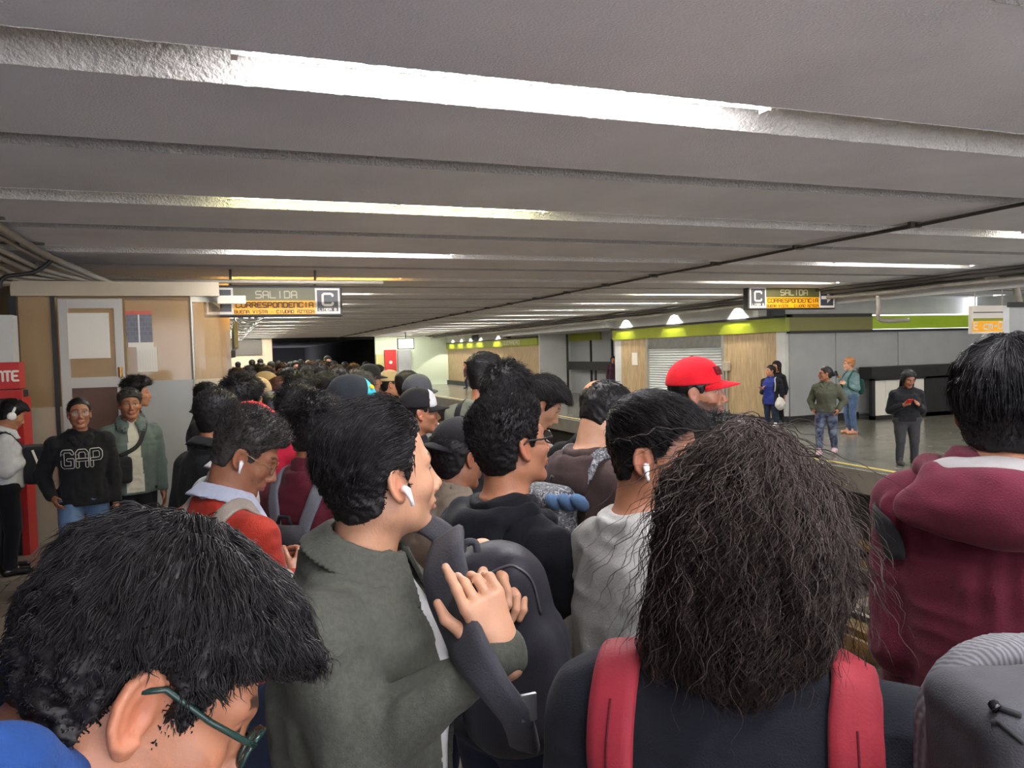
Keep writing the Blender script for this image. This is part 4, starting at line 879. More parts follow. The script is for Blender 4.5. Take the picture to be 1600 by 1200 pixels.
    for s in (-1, 1):
        a = an[s]
        def shd(P): return smax(smin(cone(P, (a[0], a[1]-.03, .04+a[2]-.085), (a[0]*1.08, a[1]+.15, .03+a[2]-.085), .043, .035), cone(P, (a[0], a[1], .04), (a[0], a[1]+.02, a[2]+.02), .04, .045), .03), (a[2]-.085)-P[:, 2], .008)
        V, Q = mesh_sdf(shd, a+A3(-.07, -.1, -.1), a+A3(.09, .22, .09), .012); fast_obj('shoe', V, Q, shoes, root)
    # ---------- hair
    if hair is not None:
        hp = dict(top=.022, side=.009, back=.012, front=.024, noise=.003, nf=26); hp.update(hair); hp['seed'] = px % 17
        if hp.get('deep'): hp['add'] = hp.get('add', [])+[((0, -.055, -.09), (.088, .05, .13)), ((.07, .01, -.07), (.028, .04, .11)), ((-.07, .01, -.07), (.028, .04, .11))]; hp['burn'] = -.14
        hf = make_hair_sd(hp)
        if not hp.get('custom'):
            V, Q = mesh_sdf(lambda P: hf(P), A3(-.16, -.19, -.25 if hp.get('deep') else -.12), A3(.16, .17, .22), min(.009, max(.003, .0019*d)))
            Vl = V; hv_, hq = H2B(V), Q
            if hp.get('strands') and d < 15: 
                V4, Q4 = strands(Vl, hf, hp, rng); hq = np.concatenate([hq, Q4+len(hv_)]); hv_ = np.concatenate([hv_, H2B(V4)])
            o.hair = fast_obj('hair', hv_, hq, hairm_, root)
    # ---------- worn things
    if bud: 
        for s in ([1] if bud == 'r' else [-1] if bud == 'l' else [-1, 1]):
            b = MB(); c = [(s*.083, .006, -.003), (s*.093, .009, -.006), (s*.096, .013, -.02), (s*.095, .017, -.034)]; b.tube([H2B(A3(*x)) for x in c], [.0075, .0072, .0042, .0036], 10); b.build('earbud', bud_m if (bud_m := getattr(o, 'bm', None)) else m_bud, root, True)
    if glasses:
        gm = glasses if not isinstance(glasses, bool) else m_frame; b = MB(); r = .0013 if gm is m_wire else .0024
        for s in (-1, 1):
            P = [(s*(.034+.026*math.cos(a)*(1-.12*math.cos(2*a))), .107-.010*abs(math.cos(a)) if s*math.cos(a)*s > 0 else .107, .010+.019*math.sin(a)*(1+.1*math.cos(2*a))) for a in np.linspace(0, 2*math.pi, 25)]
            b.tube([H2B(A3(*p)) for p in P], r*hs, 6, False)
            b.tube([H2B(A3(*p)) for p in [(s*.060, .098, .016), (s*.074, .085, .017), (s*.079, .05, .019), (s*.083, .005, .026), (s*.083, -.015, .014)]], r*1.15, 6)
        b.tube([H2B(A3(*p)) for p in [(-.009, .109, .013), (0, .113, .016), (.009, .109, .013)]], r, 6)
        g = b.build('glasses', gm, root, True)
        lb = MB()
        for s in (-1, 1): lb.add([H2B(A3(s*(.034+.025*math.cos(a)), .106-.008*max(0, math.cos(a)), .010+.018*math.sin(a))) for a in np.linspace(0, 2*math.pi, 16, endpoint=False)], [tuple(range(16))])
        lb.build('lens', m_lens, g)
    if phones:
        b = MB(); P = [(x, -.01, z_) for x, z_ in [(.1*math.cos(a)*.98, .02+.135*math.sin(a)) for a in np.linspace(0, math.pi, 15)]]
        b.ribbon([H2B(A3(*p)) for p in P], [H2B(A3(*p))-H2B(A3(0, -.01, .02)) for p in P], .022, .012)
        hb = b.build('headphones', phones, root, True)
        for s in (-1, 1): 
            c = MB(); c.tube([H2B(A3(s*x, -.004, 0)) for x in (.082, .088, .108, .114)], [.03, .038, .036, .026], 18); c.build('ear_cup', phones, hb, True)
    if cap: make_cap(o, cap)
    PEOPLE.append(o); return o
def make_cap(o, cap):
    cm = cap['m']; back = cap.get('back', False); tl = cap.get('tilt', 0.)
    def T(P):   # cap frame tilt
        return P@rotx(tl)
    def f(P):
        Q = T(P); d = ell(Q, (0, -.006, .05), (.091, .111, .105)); d = smin(d, ell(Q, (0, .02, .088), (.062, .072, .057)), .02)
        sh = d; lim = (.043-Q[:, 2]-.12*np.abs(Q[:, 1])*0)
        return np.maximum(np.maximum(sh, lim), -.0) if False else smax(sh, lim, .003)
    hh = min(.008, max(.003, .002*o.d)); V, Q = mesh_sdf(f, A3(-.13, -.15, -.02), A3(.13, .16, .19), hh)
    mats = [cm]; fm = None
    if 'panel' in cap: c = V[Q].mean(1)@rotx(tl); fm = ((np.abs(c[:, 0]) < .075) & (c[:, 1]*(-1 if back else 1) > cap.get('py', .035))).astype(int); mats.append(cap['panel'])
    c = fast_obj('cap', o.H2B(V), Q, cm, o.root, mats=mats, fm=fm)
    s = -1 if back else 1
    Vb = []; n, mrow = 17, 5
    for j in range(mrow):
        for i in range(n):
            a = (i/(n-1)-.5)*2; x = .08*a; y0 = .108*math.sqrt(max(0, 1-(x/.092)**2))-.008; ext = .075*(1-abs(a)**3)*(j/(mrow-1)); Vb.append((x, s*(y0+ext+.0), .05-.018*abs(a)**2-.018*(j/(mrow-1))+.0))
    Vb = np.array(Vb, f32); Vt = Vb.copy(); Vt[:, 2] += .005; VV = np.concatenate([Vb, Vt])@rotx(-tl) if tl else np.concatenate([Vb, Vt]); k = n*mrow; Fq = []
    for j in range(mrow-1):
        for i in range(n-1): q_ = (j*n+i, j*n+i+1, (j+1)*n+i+1, (j+1)*n+i); Fq += [q_[::-1], tuple(x+k for x in q_)]
    ed = [i for i in range(n)]+[j*n+n-1 for j in range(1, mrow)]+[(mrow-1)*n+i for i in range(n-2, -1, -1)]+[j*n for j in range(mrow-2, 0, -1)]
    for a, b in zip(ed, ed[1:]+ed[:1]): Fq.append((a, b, b+k, a+k))
    link_mesh('brim', o.H2B(VV), Fq, cap.get('bm', cm), c, True)
    b = MB(); b.tube([o.H2B(A3(0, -.004, .15)@rotx(-tl)), o.H2B(A3(0, -.004, .158)@rotx(-tl))], .007, 8); b.build('button', cm, c)
def drape(o, pts, off=.006, f=None, n=6):
    f = f or o.top_sd; P = np.array(curve(pts, n), f32)
    for _ in range(4):
        g = gradn(f, P, .006); dd = f(P); P = P-g*(dd-off)[:, None]
    g = gradn(f, P, .01)
    for _ in range(2): P[1:-1] = (P[:-2]+2*P[1:-1]+P[2:])/4
    return P, g
def strap(o, pts, wd, m, parent, name='strap', off=.008, th=.01, n=6, f=None):
    P, g = drape(o, pts, off, f, n); b = MB(); b.ribbon(list(P), list(g), wd, th); return b.build(name, m, parent, True)
def backpack(o, label, m, m_strap=None, size=(.15, .08, .22), at_=(0, -.2, -.27), side=-1, sw=.06, pocket=True, group=None, both=True, res=None, strapm=None, straps=True, q=1.):
    """top-level bag standing on the wearer's back (side=-1) or front (+1); geometry in wearer coordinates"""
    t = empty('backpack', o.root.location, label, 'backpack', group, o.rz); ms = m_strap or m
    c = o.N+A3(*at_); sx, sy, sz = size
    def f(P):
        d = rbox(P, c, size, min(size)*.85); Pd = np.asarray(P, float); d = d-.006*vnoise(Pd, 12)-.003*vnoise(Pd, 30)
        if pocket: d = smin(d, rbox(P, c+A3(0, side*sy*.8, -sz*.35), (sx*.75, sy*.5, sz*.5), .03), .012)
        return d
    hh = res or min(.016, max(.005, .0036*o.d)); V, Q = mesh_sdf(f, c-A3(sx+.05, sy+.1, sz+.05), c+A3(sx+.05, sy+.1, sz+.05), hh); fast_obj('bag_body', V, Q, m, t)
    b = MB(); b.tube([c+A3(-.03, -side*sy*.6, sz*.95), c+A3(-.02, -side*sy*.6, sz*1.1), c+A3(.02, -side*sy*.6, sz*1.1), c+A3(.03, -side*sy*.6, sz*.95)], .007, 6); b.build('grab_handle', ms, t, True)
    if pocket: b = MB(); yy = side*(sy*1.31); b.ribbon([c+A3(x, yy-abs(x)*.1*side, sz*.12-abs(x)*.1) for x in np.linspace(-sx*.6, sx*.6, 8)], (0, side, 0), .006, .004); b.build('zip', m_strapm, t, True)
    if straps:
        Sx = .105
        for s in (-1, 1):
            if not both and s != both: pass
            pts = [c+A3(s*.06, -side*sy*.9, sz*.8), A3(s*(Sx-.02), side*.08, o.N[2]-.06), A3(s*Sx, 0, o.N[2]+.02), A3(s*(Sx+.01), -side*.1, o.N[2]-.10), A3(s*(Sx+.02), -side*.13, o.N[2]-.22), A3(s*(Sx+.06), -side*.09, o.N[2]-.33), c+A3(s*sx*.9, -side*sy*.5, -sz*.7)]
            strap(o, pts, sw, strapm or ms, t)
    return t
# ================================================================== the people
def C_(n, c, **k): return cloth(n, c, **k)
def crown(y, d, t=.022, hs=1.): return y+(.134*hs+t)*1200/d
DN = ('down', 'down')
# --- A: near man with glasses bending over, lower left
A_ = person('man in blue hoodie and dark green rimmed glasses bowing his head at lower left', 200, 1090, .66, 78, 93, 38, roll=-12, hoff=(0, .0, .10), skin='b', nt=66, top=C_('blue', (30, 64, 122), bscale=320), hood=.95, glasses=mat('green_frame', (26, 52, 46), .25), hs=1.02,
  hair=dict(top=.020, side=.009, back=.012, front=.028, line=.070, nape=-.038, burn=-.03, strands=16000, slen=.036, mode='radial', lift=.04, jit=.16, sr=.0007, sk=7, noise=.006, rad=0, add=[((0, .085, .090), (.055, .036, .028))], ragged=.006), arms=('phone', 'phone'), bottom=DKJEANS, q=1.0, beard=.12)
# --- C: long wavy hair, black tee, red straps
Cp = person('person with long wavy dark hair and a black t-shirt from behind, red straps', 1168, 850, 1.03, 4, 2, 4, skin='b', top=C_('black_tee', (27, 30, 38), bscale=400), hair=None, arms=DN, bw=1.14, bd=1.1, sleeve=0., fold=.008, hands=None)
# --- B: grey green shacket
Bp = person('man with slicked back hair in grey green jacket clutching a black backpack to his chest', 594, 752, 1.42, 104, 66, -3, skin='d', nt=14, bw=1.16, bd=1.22, hs=1.0, top=C_('shacket', (78, 80, 72), bscale=300, vscale=120, var=.25), topname='jacket', collar='fold', front=dict(w0=.035, w1=.075, m=C_('white_tee', (205, 205, 205)), recess=True),
  hair=dict(top=.022, side=.009, back=.016, front=.006, line=.088, rec=.03, nape=-.066, burn=-.02, strands=9000, slen=.06, mode='slick', lift=.0, jit=.10, sr=.0009, sk=8, rad=0, noise=.004, droop=0), hairm_=H_BLACK, bud='r', beard=.06,
  arms=(dict(e=(790, 1090, 1.66), w=(766, 874, 1.5)), dict(e=(560, 1175, 1.22), w=(782, 1012, 1.2))),
  hands={-1: dict(at=None, cdir=(.55, -.35, .75), cpalm=(-.3, -.85, .2), curl=.5, thumb=.2, fore=0), 1: dict(cdir=(-.35, .93, .05), cpalm=(-.45, -.1, -.9), curl=(.12, .75, .85, .9), thumb=.8)})
Fp = person('man in black hoodie with dark rimmed glasses and cropped black hair looking up right', 797, 700, 2.05, 50, 58, -8, skin='b', bw=1.1, bd=1.1, top=C_('black_hoodie', (23, 25, 31)), topname='hoodie', hood=1.05, glasses=True,
  hair=dict(top=.018, side=.008, back=.012, front=.022, nape=-.06, strands=7500, slen=.016, mode='short', lift=.35, jit=.3, sr=.0008), arms=(((-.24, .12, 1.12), (-.1, .34, 1.06)), ((.27, .1, 1.14), (.3, .32, 1.12))))
Gp = person('man in light grey sweatshirt with white earbud left of the long haired person', 1020, 717, 1.75, 52, 104, 6, skin='c', bw=.97, bd=1.1, top=C_('light_grey', (168, 168, 164), vscale=160, var=.12), collar='crew', bud='r', topname='sweatshirt',
  hair=dict(top=.022, side=.005, back=.007, front=.028, nape=-.06, burn=-.025, strands=7000, slen=.045, mode='forward', lift=.05, jit=.2, sr=.0009, smin=.04))
Dp = person('tall man in maroon hoodie with black bowl cut hair seen from behind at right', 1580, 650, 1.45, 10, 6, 0, neckext=-.055, skin='c', bw=.98, bd=1.0, arms=(((-.185, -.02, 1.26), (-.185, .10, 1.02)), ((.185, -.02, 1.26), (.185, .10, 1.02))), top=C_('maroon_hoodie', (96, 33, 50), bscale=330), topname='hoodie', hood=(1.3, 1.05, .78), lining=C_('hood_lining', (158, 155, 155)),
  hair=dict(top=.022, side=.015, back=.018, front=.024, nape=-.062, over=.008, strands=9000, slen=.07, mode='radial', lift=.0, jit=.06, sr=.0009, sk=8, noise=.003, rad=0), hairm_=hairm('glossy_black', (22, 20, 22), .28))
Hp_ = person('bearded man in red baseball cap looking right beyond the crowd', 1087, 617, 3.1, 80, 95, 0, skin='c', beard=.75, top=BLACKC, hair=dict(top=.004, side=.007, back=.009, front=.0, nape=-.05, strands=0), cap=dict(m=C_('red_cap', (214, 26, 40), bump=.15), tilt=.06))
Ip = person('man in dark brown hoodie with patterned grey backpack looking down at his phone', 942, 655, 3.0, 48, 58, 36, skin='d', top=C_('brown_hoodie', (70, 56, 54)), topname='hoodie', hood=.95, bw=1.05, hair=dict(top=.02, side=.006, back=.010, front=.03, nape=-.045, strands=2600, slen=.022, mode='forward', lift=.15), arms=('phone', 'phone'), glasses=True)
Jp = person('man in olive grey t-shirt with blue violet headphones standing nearest the far wood wall', 757, 592, 4.6, 32, 48, 4, skin='b', top=C_('olive_grey_tee', (122, 126, 114)), sleeve=0., phones=mat('violet_headphones', (62, 54, 120), .35), hair=dict(top=.03, side=.013, back=.014, front=.04, strands=1500, slen=.03, mode='forward'), bw=1.05)
Kp = person('person with wavy dark hair and black over-ear headphones behind the black hoodie man', 790, 624, 3.45, 50, 54, 18, skin='b', top=C_('charcoal', (60, 62, 66)), phones=mat('black_headphones', (26, 26, 30), .3), hair=dict(top=.032, side=.022, back=.03, front=.036, nape=-.085, strands=3000, slen=.045, mode='messy'))
Lp = person('man in grey jacket with thick fringe bowing his head between headphones and brown hoodie', 844, 634, 3.95, 66, 86, 36, skin='d', top=C_('pale_grey', (128, 130, 126)), hair=dict(top=.034, side=.018, back=.012, front=.042, nape=-.04, strands=2800, slen=.045, mode='forward', lift=.15), arms=('phone', 'phone'))
person('bald topped man just behind the dark brown hoodie man', 935, 640, 3.55, 35, 35, 14, skin='b', top=BLACKC, hair=dict(top=-.004, side=.006, back=.007, front=-.006, nape=-.055, strands=0))
person('man in black cap with white front panel looking right', 654, 648, 4.3, 75, 82, 0, skin='b', top=C_('black2', (26, 26, 30)), hair=dict(top=.002, side=.005, back=.006, front=-.004), cap=dict(m=C_('black_cap', (30, 29, 32)), panel=C_('white_panel', (205, 205, 205)), py=.055, bm=C_('black_cap', (30, 29, 32))))
person('person in charcoal grey cap seen from behind, just above the black and white cap', 653, 620, 5.15, 45, 45, 0, skin='b', top=C_('white_shirt', (200, 200, 202)), hair=dict(top=.002, side=.006, back=.01, front=-.004), cap=dict(m=C_('grey_cap', (82, 84, 90))))
person('man in tan cap and pale blue shirt in profile facing right', 609, 602, 7.6, 82, 82, 0, skin='b', top=C_('pale_blue', (176, 196, 206)), hair=dict(top=.002, side=.007, back=.008, front=-.004), cap=dict(m=C_('tan_cap', (178, 156, 120))), glasses=True)
person('man in black cap facing right, immediately left of the tan cap', 577, 594, 7.2, 78, 80, 5, skin='b', top=BLACKC, hair=dict(top=.002, side=.007, back=.008, front=-.004), cap=dict(m=C_('black_cap', (30, 29, 32))))
person('dark haired head showing between the tan cap and the grey cap', 637, 606, 6.4, 50, 50, 0, skin='b', top=GREYC, hair=dict())
person('person with bushy greying dark hair left of the tan cap man', 560, 622, 4.5, 40, 48, 0, skin='b', top=BLACKC, hairm_=H_GREY, hair=dict(top=.03, side=.02, back=.024, front=.03, strands=1800, slen=.03, mode='messy'))
Tq = person('person wearing a black hood edged in turquoise in the middle of the crowd', 550, 642, 3.5, 50, 60, 20, skin='b', top=C_('black_rain', (28, 32, 38)), hair=None, bw=1.05)
person('young man with short dark hair and pale cheek turned right in mid crowd', 510, 612, 5.9, 62, 72, 4, skin='d', top=C_('navy_shirt', (40, 44, 62)), hair=dict(top=.026, side=.012, front=.034, strands=1600, slen=.03, mode='forward'))
person('man with full dark hair, face half hidden, left of the pale cheeked young man', 470, 616, 5.2, 60, 68, 10, skin='d', top=NAVY, hair=dict(top=.03, side=.016, back=.018, front=.034, strands=1600, slen=.035, mode='messy'))
Wr = person('woman with reddish brown tied hair and peach top in profile', 440, 619, 6.0, 78, 82, 0, skin='d', female=True, top=C_('peach', (226, 166, 130)), hairm_=hairm('auburn', (84, 44, 36)), hair=dict(top=.02, side=.016, back=.026, front=.016, nape=-.15, deep=True, strands=1500, slen=.04, mode='back', over=.03))
person('man in khaki cap with warm lit cheek near the left sign', 413, 607, 6.8, 75, 82, 20, skin='b', top=C_('orange_warm', (150, 110, 70)), hair=dict(top=.002, side=.006, back=.008, front=-.004), cap=dict(m=C_('khaki_cap', (150, 124, 86))))
person('big headed man with thick black hair behind the red capped man', 380, 634, 4.4, 50, 56, 2, skin='b', top=BLACKC, hair=dict(top=.03, side=.018, back=.02, front=.03, nape=-.075, strands=3000, slen=.03, mode='messy'), hs=1.1)
person('person in beige cap partly hidden behind the thick haired man', 402, 622, 5.6, 95, 95, 0, skin='b', top=BLACKC, hair=dict(top=.002, side=.006, back=.008, front=-.004), cap=dict(m=C_('beige_cap', (186, 160, 128)), bm=C_('violet_brim', (104, 104, 138))))
person('dark round head seen from behind above the red t-shirt', 424, 652, 4.75, 15, 15, 8, skin='b', top=BLACKC, hair=dict(top=.022, side=.018, back=.02))
person('person in crimson t-shirt raising one arm to their dark hair', 462, 647, 4.0, 50, 58, 12, skin='b', top=C_('crimson_tee', (196, 36, 62)), sleeve=0., hair=dict(top=.026, side=.014, front=.03, strands=1800, slen=.035, mode='messy'), arms=(dict(e=(424, 664, 4.0), w=(452, 640, 3.95)), 'down'))
Qp = person('man in dark maroon jacket with a grey shoulder strap seen from behind', 494, 682, 2.9, 40, 46, 4, skin='b', top=C_('burgundy_jacket', (96, 34, 48), rough=.6), topname='jacket', collar='stand', bw=1.02,
  hair=dict(top=.032, side=.010, back=.012, front=.036, nape=-.055, strands=4200, slen=.035, mode='messy', lift=.1, jit=.35, sr=.001), hairm_=H_BLACK)
Rp = person('man in orange red jacket with pale collar, wire glasses and white earbud looking down', 379, 714, 2.42, 58, 96, 30, skin='c', top=C_('orange_red', (168, 52, 38)), topname='jacket', collar='fold', collar_m=C_('pale_collar', (186, 192, 212)), glasses=m_wire, bud='r',
  hair=dict(top=.026, side=.007, back=.008, front=.03, nape=-.055, burn=-.025, strands=4500, slen=.024, mode='short', lift=.3, jit=.6, sr=.001, smin=.03), hairm_=H_GREY, arms=('phone', 'phone'))
Sp_ = person('man in bright red cap and white shirt bowing his head in front of the booth', 386, 686, 3.1, 62, 70, 26, skin='b', top=C_('white_shirt', (200, 200, 202)), collar='fold', hair=dict(top=.002, side=.006, back=.008, front=-.004), cap=dict(m=C_('cap_red_bright', (226, 52, 56)), back=False))
person('man in black polo shirt with shaved nape facing away beside the booth', 338, 656, 3.75, 52, 60, 4, skin='c', top=C_('black_polo', (30, 32, 34)), collar='fold', hair=dict(top=.02, side=.009, back=.009, front=.026, strands=2000, slen=.016, mode='short'))
person('man in dark suit jacket turning his face back beside the booth corner post', 323, 624, 6.6, 100, 130, 0, skin='b', top=C_('dark_suit', (34, 34, 40)), topname='jacket', front=dict(w0=.05, w1=.02, m=C_('grey_shirt', (140, 140, 142)), zmin=.25), collar='fold', hair=dict(top=.02, side=.01, front=.024, strands=1000, slen=.02, mode='messy'))
V1 = person('woman in black hoodie with GAP lettering, glasses and blue jeans walking towards the viewer', 124, 648, 6.0, 178, 176, -2, skin='c', female=True, hs=.98, top=C_('gap_black', (24, 24, 28)), topname='hoodie', hood=.85, hem=-.60, bottom=C_('mid_denim', (92, 116, 152), var=.35, vscale=7), shoes=m_shoew, walk=.8, arms=('down', 'pocket'), glasses=m_wire, puff=.004, bw=1.02,
  hair=dict(top=.006, side=.006, back=.02, front=.006, line=.088, strands=600, slen=.03, mode='slick', lift=0), lips=(150, 70, 66), q=.5)
V2 = person('man in green denim jacket with a black crossbody bag standing beside the GAP hoodie', 203, 634, 6.45, 170, 174, 0, skin='c', top=C_('green_denim', (94, 106, 103), var=.25, vscale=10), topname='jacket', collar='fold', front=dict(w0=.035, w1=.07, m=C_('cream_shirt', (196, 192, 180)), recess=False), bottom=BLACKC, shoes=m_shoe, bw=1.06, hem=-.62,
  hair=dict(top=.022, side=.01, front=.02, line=.078, strands=1600, slen=.02, mode='messy'), hairm_=H_GREY, arms=('down', 'down'), q=.55)
person('curly haired man in black top with patterned sleeves standing behind the green denim jacket', 214, 617, 7.0, 100, 96, 0, skin='b', top=C_('patterned', (120, 120, 122), var=.85, vscale=16, col2=(26, 26, 30)), hair=dict(top=.042, side=.012, back=.016, front=.05, strands=2500, slen=.04, mode='messy', lift=.3, jit=.9))
Wp = person('man with white headphones and white shirt looking at his phone at the far left edge', 17, 650, 6.9, 84, 84, 26, skin='b', top=C_('white_shirt', (200, 200, 202)), collar='fold', bottom=BLACKC, shoes=m_shoe, phones=mat('white_headphones', (228, 226, 222), .4), hair=dict(top=.026, side=.008, front=.034, strands=1500, slen=.03, mode='forward'), arms=('phone', 'phone'))
person('person in black cap and beige jacket tucked between the slicked hair man and black hoodie', 716, 716, 2.85, 48, 55, 10, skin='c', top=C_('beige_jacket', (140, 128, 112)), collar='stand', hair=dict(top=.002, side=.012, back=.02, nape=-.085, front=-.004, strands=700, slen=.03, mode='back'), cap=dict(m=C_('black_cap', (30, 29, 32)), back=True))
person('curly topped head just visible behind the long wavy hair', 1118, 728, 2.4, 60, 70, 0, skin='c', top=GREYC, hair=dict(top=.03, side=.01, front=.034, strands=3500, slen=.025, mode='messy', lift=.3, jit=.9))
# --- distant heads of the crowd
small = [(361, 590, 12.0, 70, 'b', 'man with warm lit face at the booth edge in the back of the crowd'), (371, 590, 10.5, 100, 'b', 'man with swept dark fringe looking right just under the left sign'), (390, 583, 13.5, 95, 'b', 'man with orange lit forehead below the arrow end of the left sign'),
 (407, 580, 12.5, 20, 'b', 'dark head seen from behind under the words on the left sign'), (407, 566, 24., 0, 'b', 'tiny dark head against the beige end wall'), (372, 570, 26., 10, 'b', 'tiny dark head at the foot of the grey end wall panel'), (441, 581, 11.0, 178, 'c', 'man with glasses facing the viewer, face lit orange'),
 (455, 574, 17., 10, 'b', 'small dark head right of the glasses man'), (424, 572, 19., 20, 'b', 'small dark head left of the glasses man'), (486, 580, 10.5, 15, 'b', 'round dark head with pale cap strap in front of the tunnel'), (507, 577, 11.5, 175, 'd', 'man facing the viewer against the dark tunnel mouth'),
 (512, 564, 18., 160, 'd', 'fair faced person farthest back at the tunnel mouth'), (526, 587, 9.6, 20, 'b', 'dark hooded round head in front of the tunnel mouth'), (552, 583, 10.5, 165, 'b', 'man with broad orange lit forehead near the tunnel'), (539, 572, 21., 30, 'b', 'small dark head left of the signal lamps'),
 (572, 572, 20., 30, 'b', 'small dark head right of the signal lamps'), (498, 568, 22., 0, 'b', 'tiny dark head at the left part of the tunnel mouth'), (470, 567, 24., 0, 'b', 'tiny dark head by the tunnel corner'), (462, 573, 16., 160, 'd', 'small pale face by the tunnel corner'), (436, 570, 22., 20, 'b', 'tiny dark head above the glasses man'),
 (482, 570, 20., 10, 'a', 'tiny head in pale cap by the tunnel corner'), (394, 568, 22., 0, 'b', 'tiny dark head above the orange lit forehead'), (520, 574, 15., 60, 'b', 'small dark head between the tunnel faces'), (500, 586, 9.0, 30, 'b', 'dark head directly above the pale cheeked young man'), (590, 583, 12., 40, 'b', 'small dark head by the pale end wall'), (530, 596, 8.1, 40, 'b', 'dark head behind the turquoise edged hood'),
 (452, 597, 7.6, 70, 'b', 'dark head behind the auburn haired woman'), (390, 600, 8.2, 60, 'b', 'dark head behind the khaki cap man'), (478, 590, 8.6, 80, 'd', 'man with light forehead looking right above the full dark hair'), (417, 588, 10., 30, 'b', 'dark head over the khaki cap')]
tops = [C_('c1', (60, 60, 66)), C_('c2', (110, 70, 50)), C_('c3', (40, 46, 60)), C_('c4', (130, 120, 110)), BLACKC, C_('c5', (80, 84, 76))]
for i, (x, y, d, th, sk, lb) in enumerate(small):
    cp = dict(m=C_('pale_cap', (180, 170, 150))) if 'pale cap' in lb and 'strap' not in lb else None
    person(lb, x, y+2, d, th, skin=sk, top=tops[i % 6], hair=dict(strands=0 if cp else 700, slen=.028, mode='messy', sr=.0022, top=.0 if cp else .024, side=.012, back=.016, front=-.004 if cp else .03), glasses=True if 'glasses facing' in lb or 'man with glasses' in lb else None, cap=cp, q=1.1, z=None, arms=DN)
# --- far platform
P1b = person('long haired person standing right behind the woman in blue', 1213, 574, 18.0, -140, -140, 0, skin='b', female=True, top=BLACKC, bottom=BLACKC, hair=dict(top=.03, side=.024, back=.03, front=.02, nape=-.2, deep=True, over=.03), q=.8)
P1 = person('woman in blue top and open black cardigan with white bag on far platform', 1204, 580, 17.5, -150, -120, 0, skin='b', female=True, q=.5, bw=1.15, bd=1.2, top=C_('black_cardigan', (26, 26, 32)), front=dict(w0=.13, w1=.13, m=C_('royal_blue', (38, 50, 120))), bottom=DKJEANS, shoes=m_shoew, hair=dict(top=.014, side=.012, back=.03, front=.014), hem=-.68, arms=('down', 'phone'))
P2 = person('woman in olive hooded jacket and ripped jeans on the far platform', 1290, 585, 12.9, -170, -105, 0, skin='c', female=True, q=.5, top=C_('olive_hoodie', (78, 80, 66)), topname='jacket', hood=.8, bottom=C_('ripped_denim', (40, 50, 74), var=.5, vscale=12, col2=(110, 120, 140)), shoes=mat('pink_shoe', (214, 180, 184), .5), hair=dict(top=.008, side=.008, back=.02, front=.008, add=[((0, -.13, -.0), (.03, .04, .035))], strands=300, mode='slick', lift=0), arms=('pocket', 'pocket'), walk=.25)
P3 = person('woman with short blond hair in grey teal jacket holding a phone on the far platform', 1327, 570, 15.9, -120, -100, 0, skin='d', female=True, q=.5, top=C_('grey_teal', (104, 130, 134), var=.35, vscale=9), bottom=JEANS, shoes=mat('tan_shoe', (196, 140, 112), .5), hairm_=H_BLOND, hair=dict(top=.03, side=.01, back=.01, front=.03, nape=-.05), arms=('phone', 'chest'))
P4 = person('woman in black with long black hair reading a red phone before the hoarding', 1419, 593, 11.6, 160, 150, 22, skin='c', female=True, q=.5, bw=1.1, top=C_('black_blouse', (28, 28, 32)), bottom=C_('charcoal_trousers', (58, 58, 62)), hair=dict(top=.022, side=.022, back=.03, front=.016, nape=-.24, deep=True, over=.035, strands=900, slen=.08, mode='back'), arms=('phone', 'phone'))
person('person in dark clothes holding a white sheet by the distant wood wall, leftmost of three', 727, 569, 41., -90, -90, 0, top=C_('dull_red', (90, 50, 50)), bottom=NAVY, hair=dict(), q=1.3)
person('person with long black hair sitting low by the distant wood wall, middle of three', 782, 570, 36., 10, 10, 0, top=BLACKC, bottom=BLACKC, hair=dict(top=.03, side=.03, back=.04, nape=-.2, deep=True), q=1.3, female=True)
person('young man in dark jacket looking down by the distant wood wall, rightmost of three', 803, 565, 35., -60, -70, 25, top=C_('slate', (52, 56, 62)), bottom=BLACKC, hair=dict(), q=1.3)
person('woman in dark red top with long black hair standing at the recess corner', 958, 563, 27.6, 178, 178, 0, skin='b', top=C_('dark_wine', (66, 40, 52)), bottom=C_('indigo', (44, 50, 92)), hair=dict(top=.024, side=.024, back=.04, nape=-.2, front=.016, deep=True, over=.03), q=1., female=True)
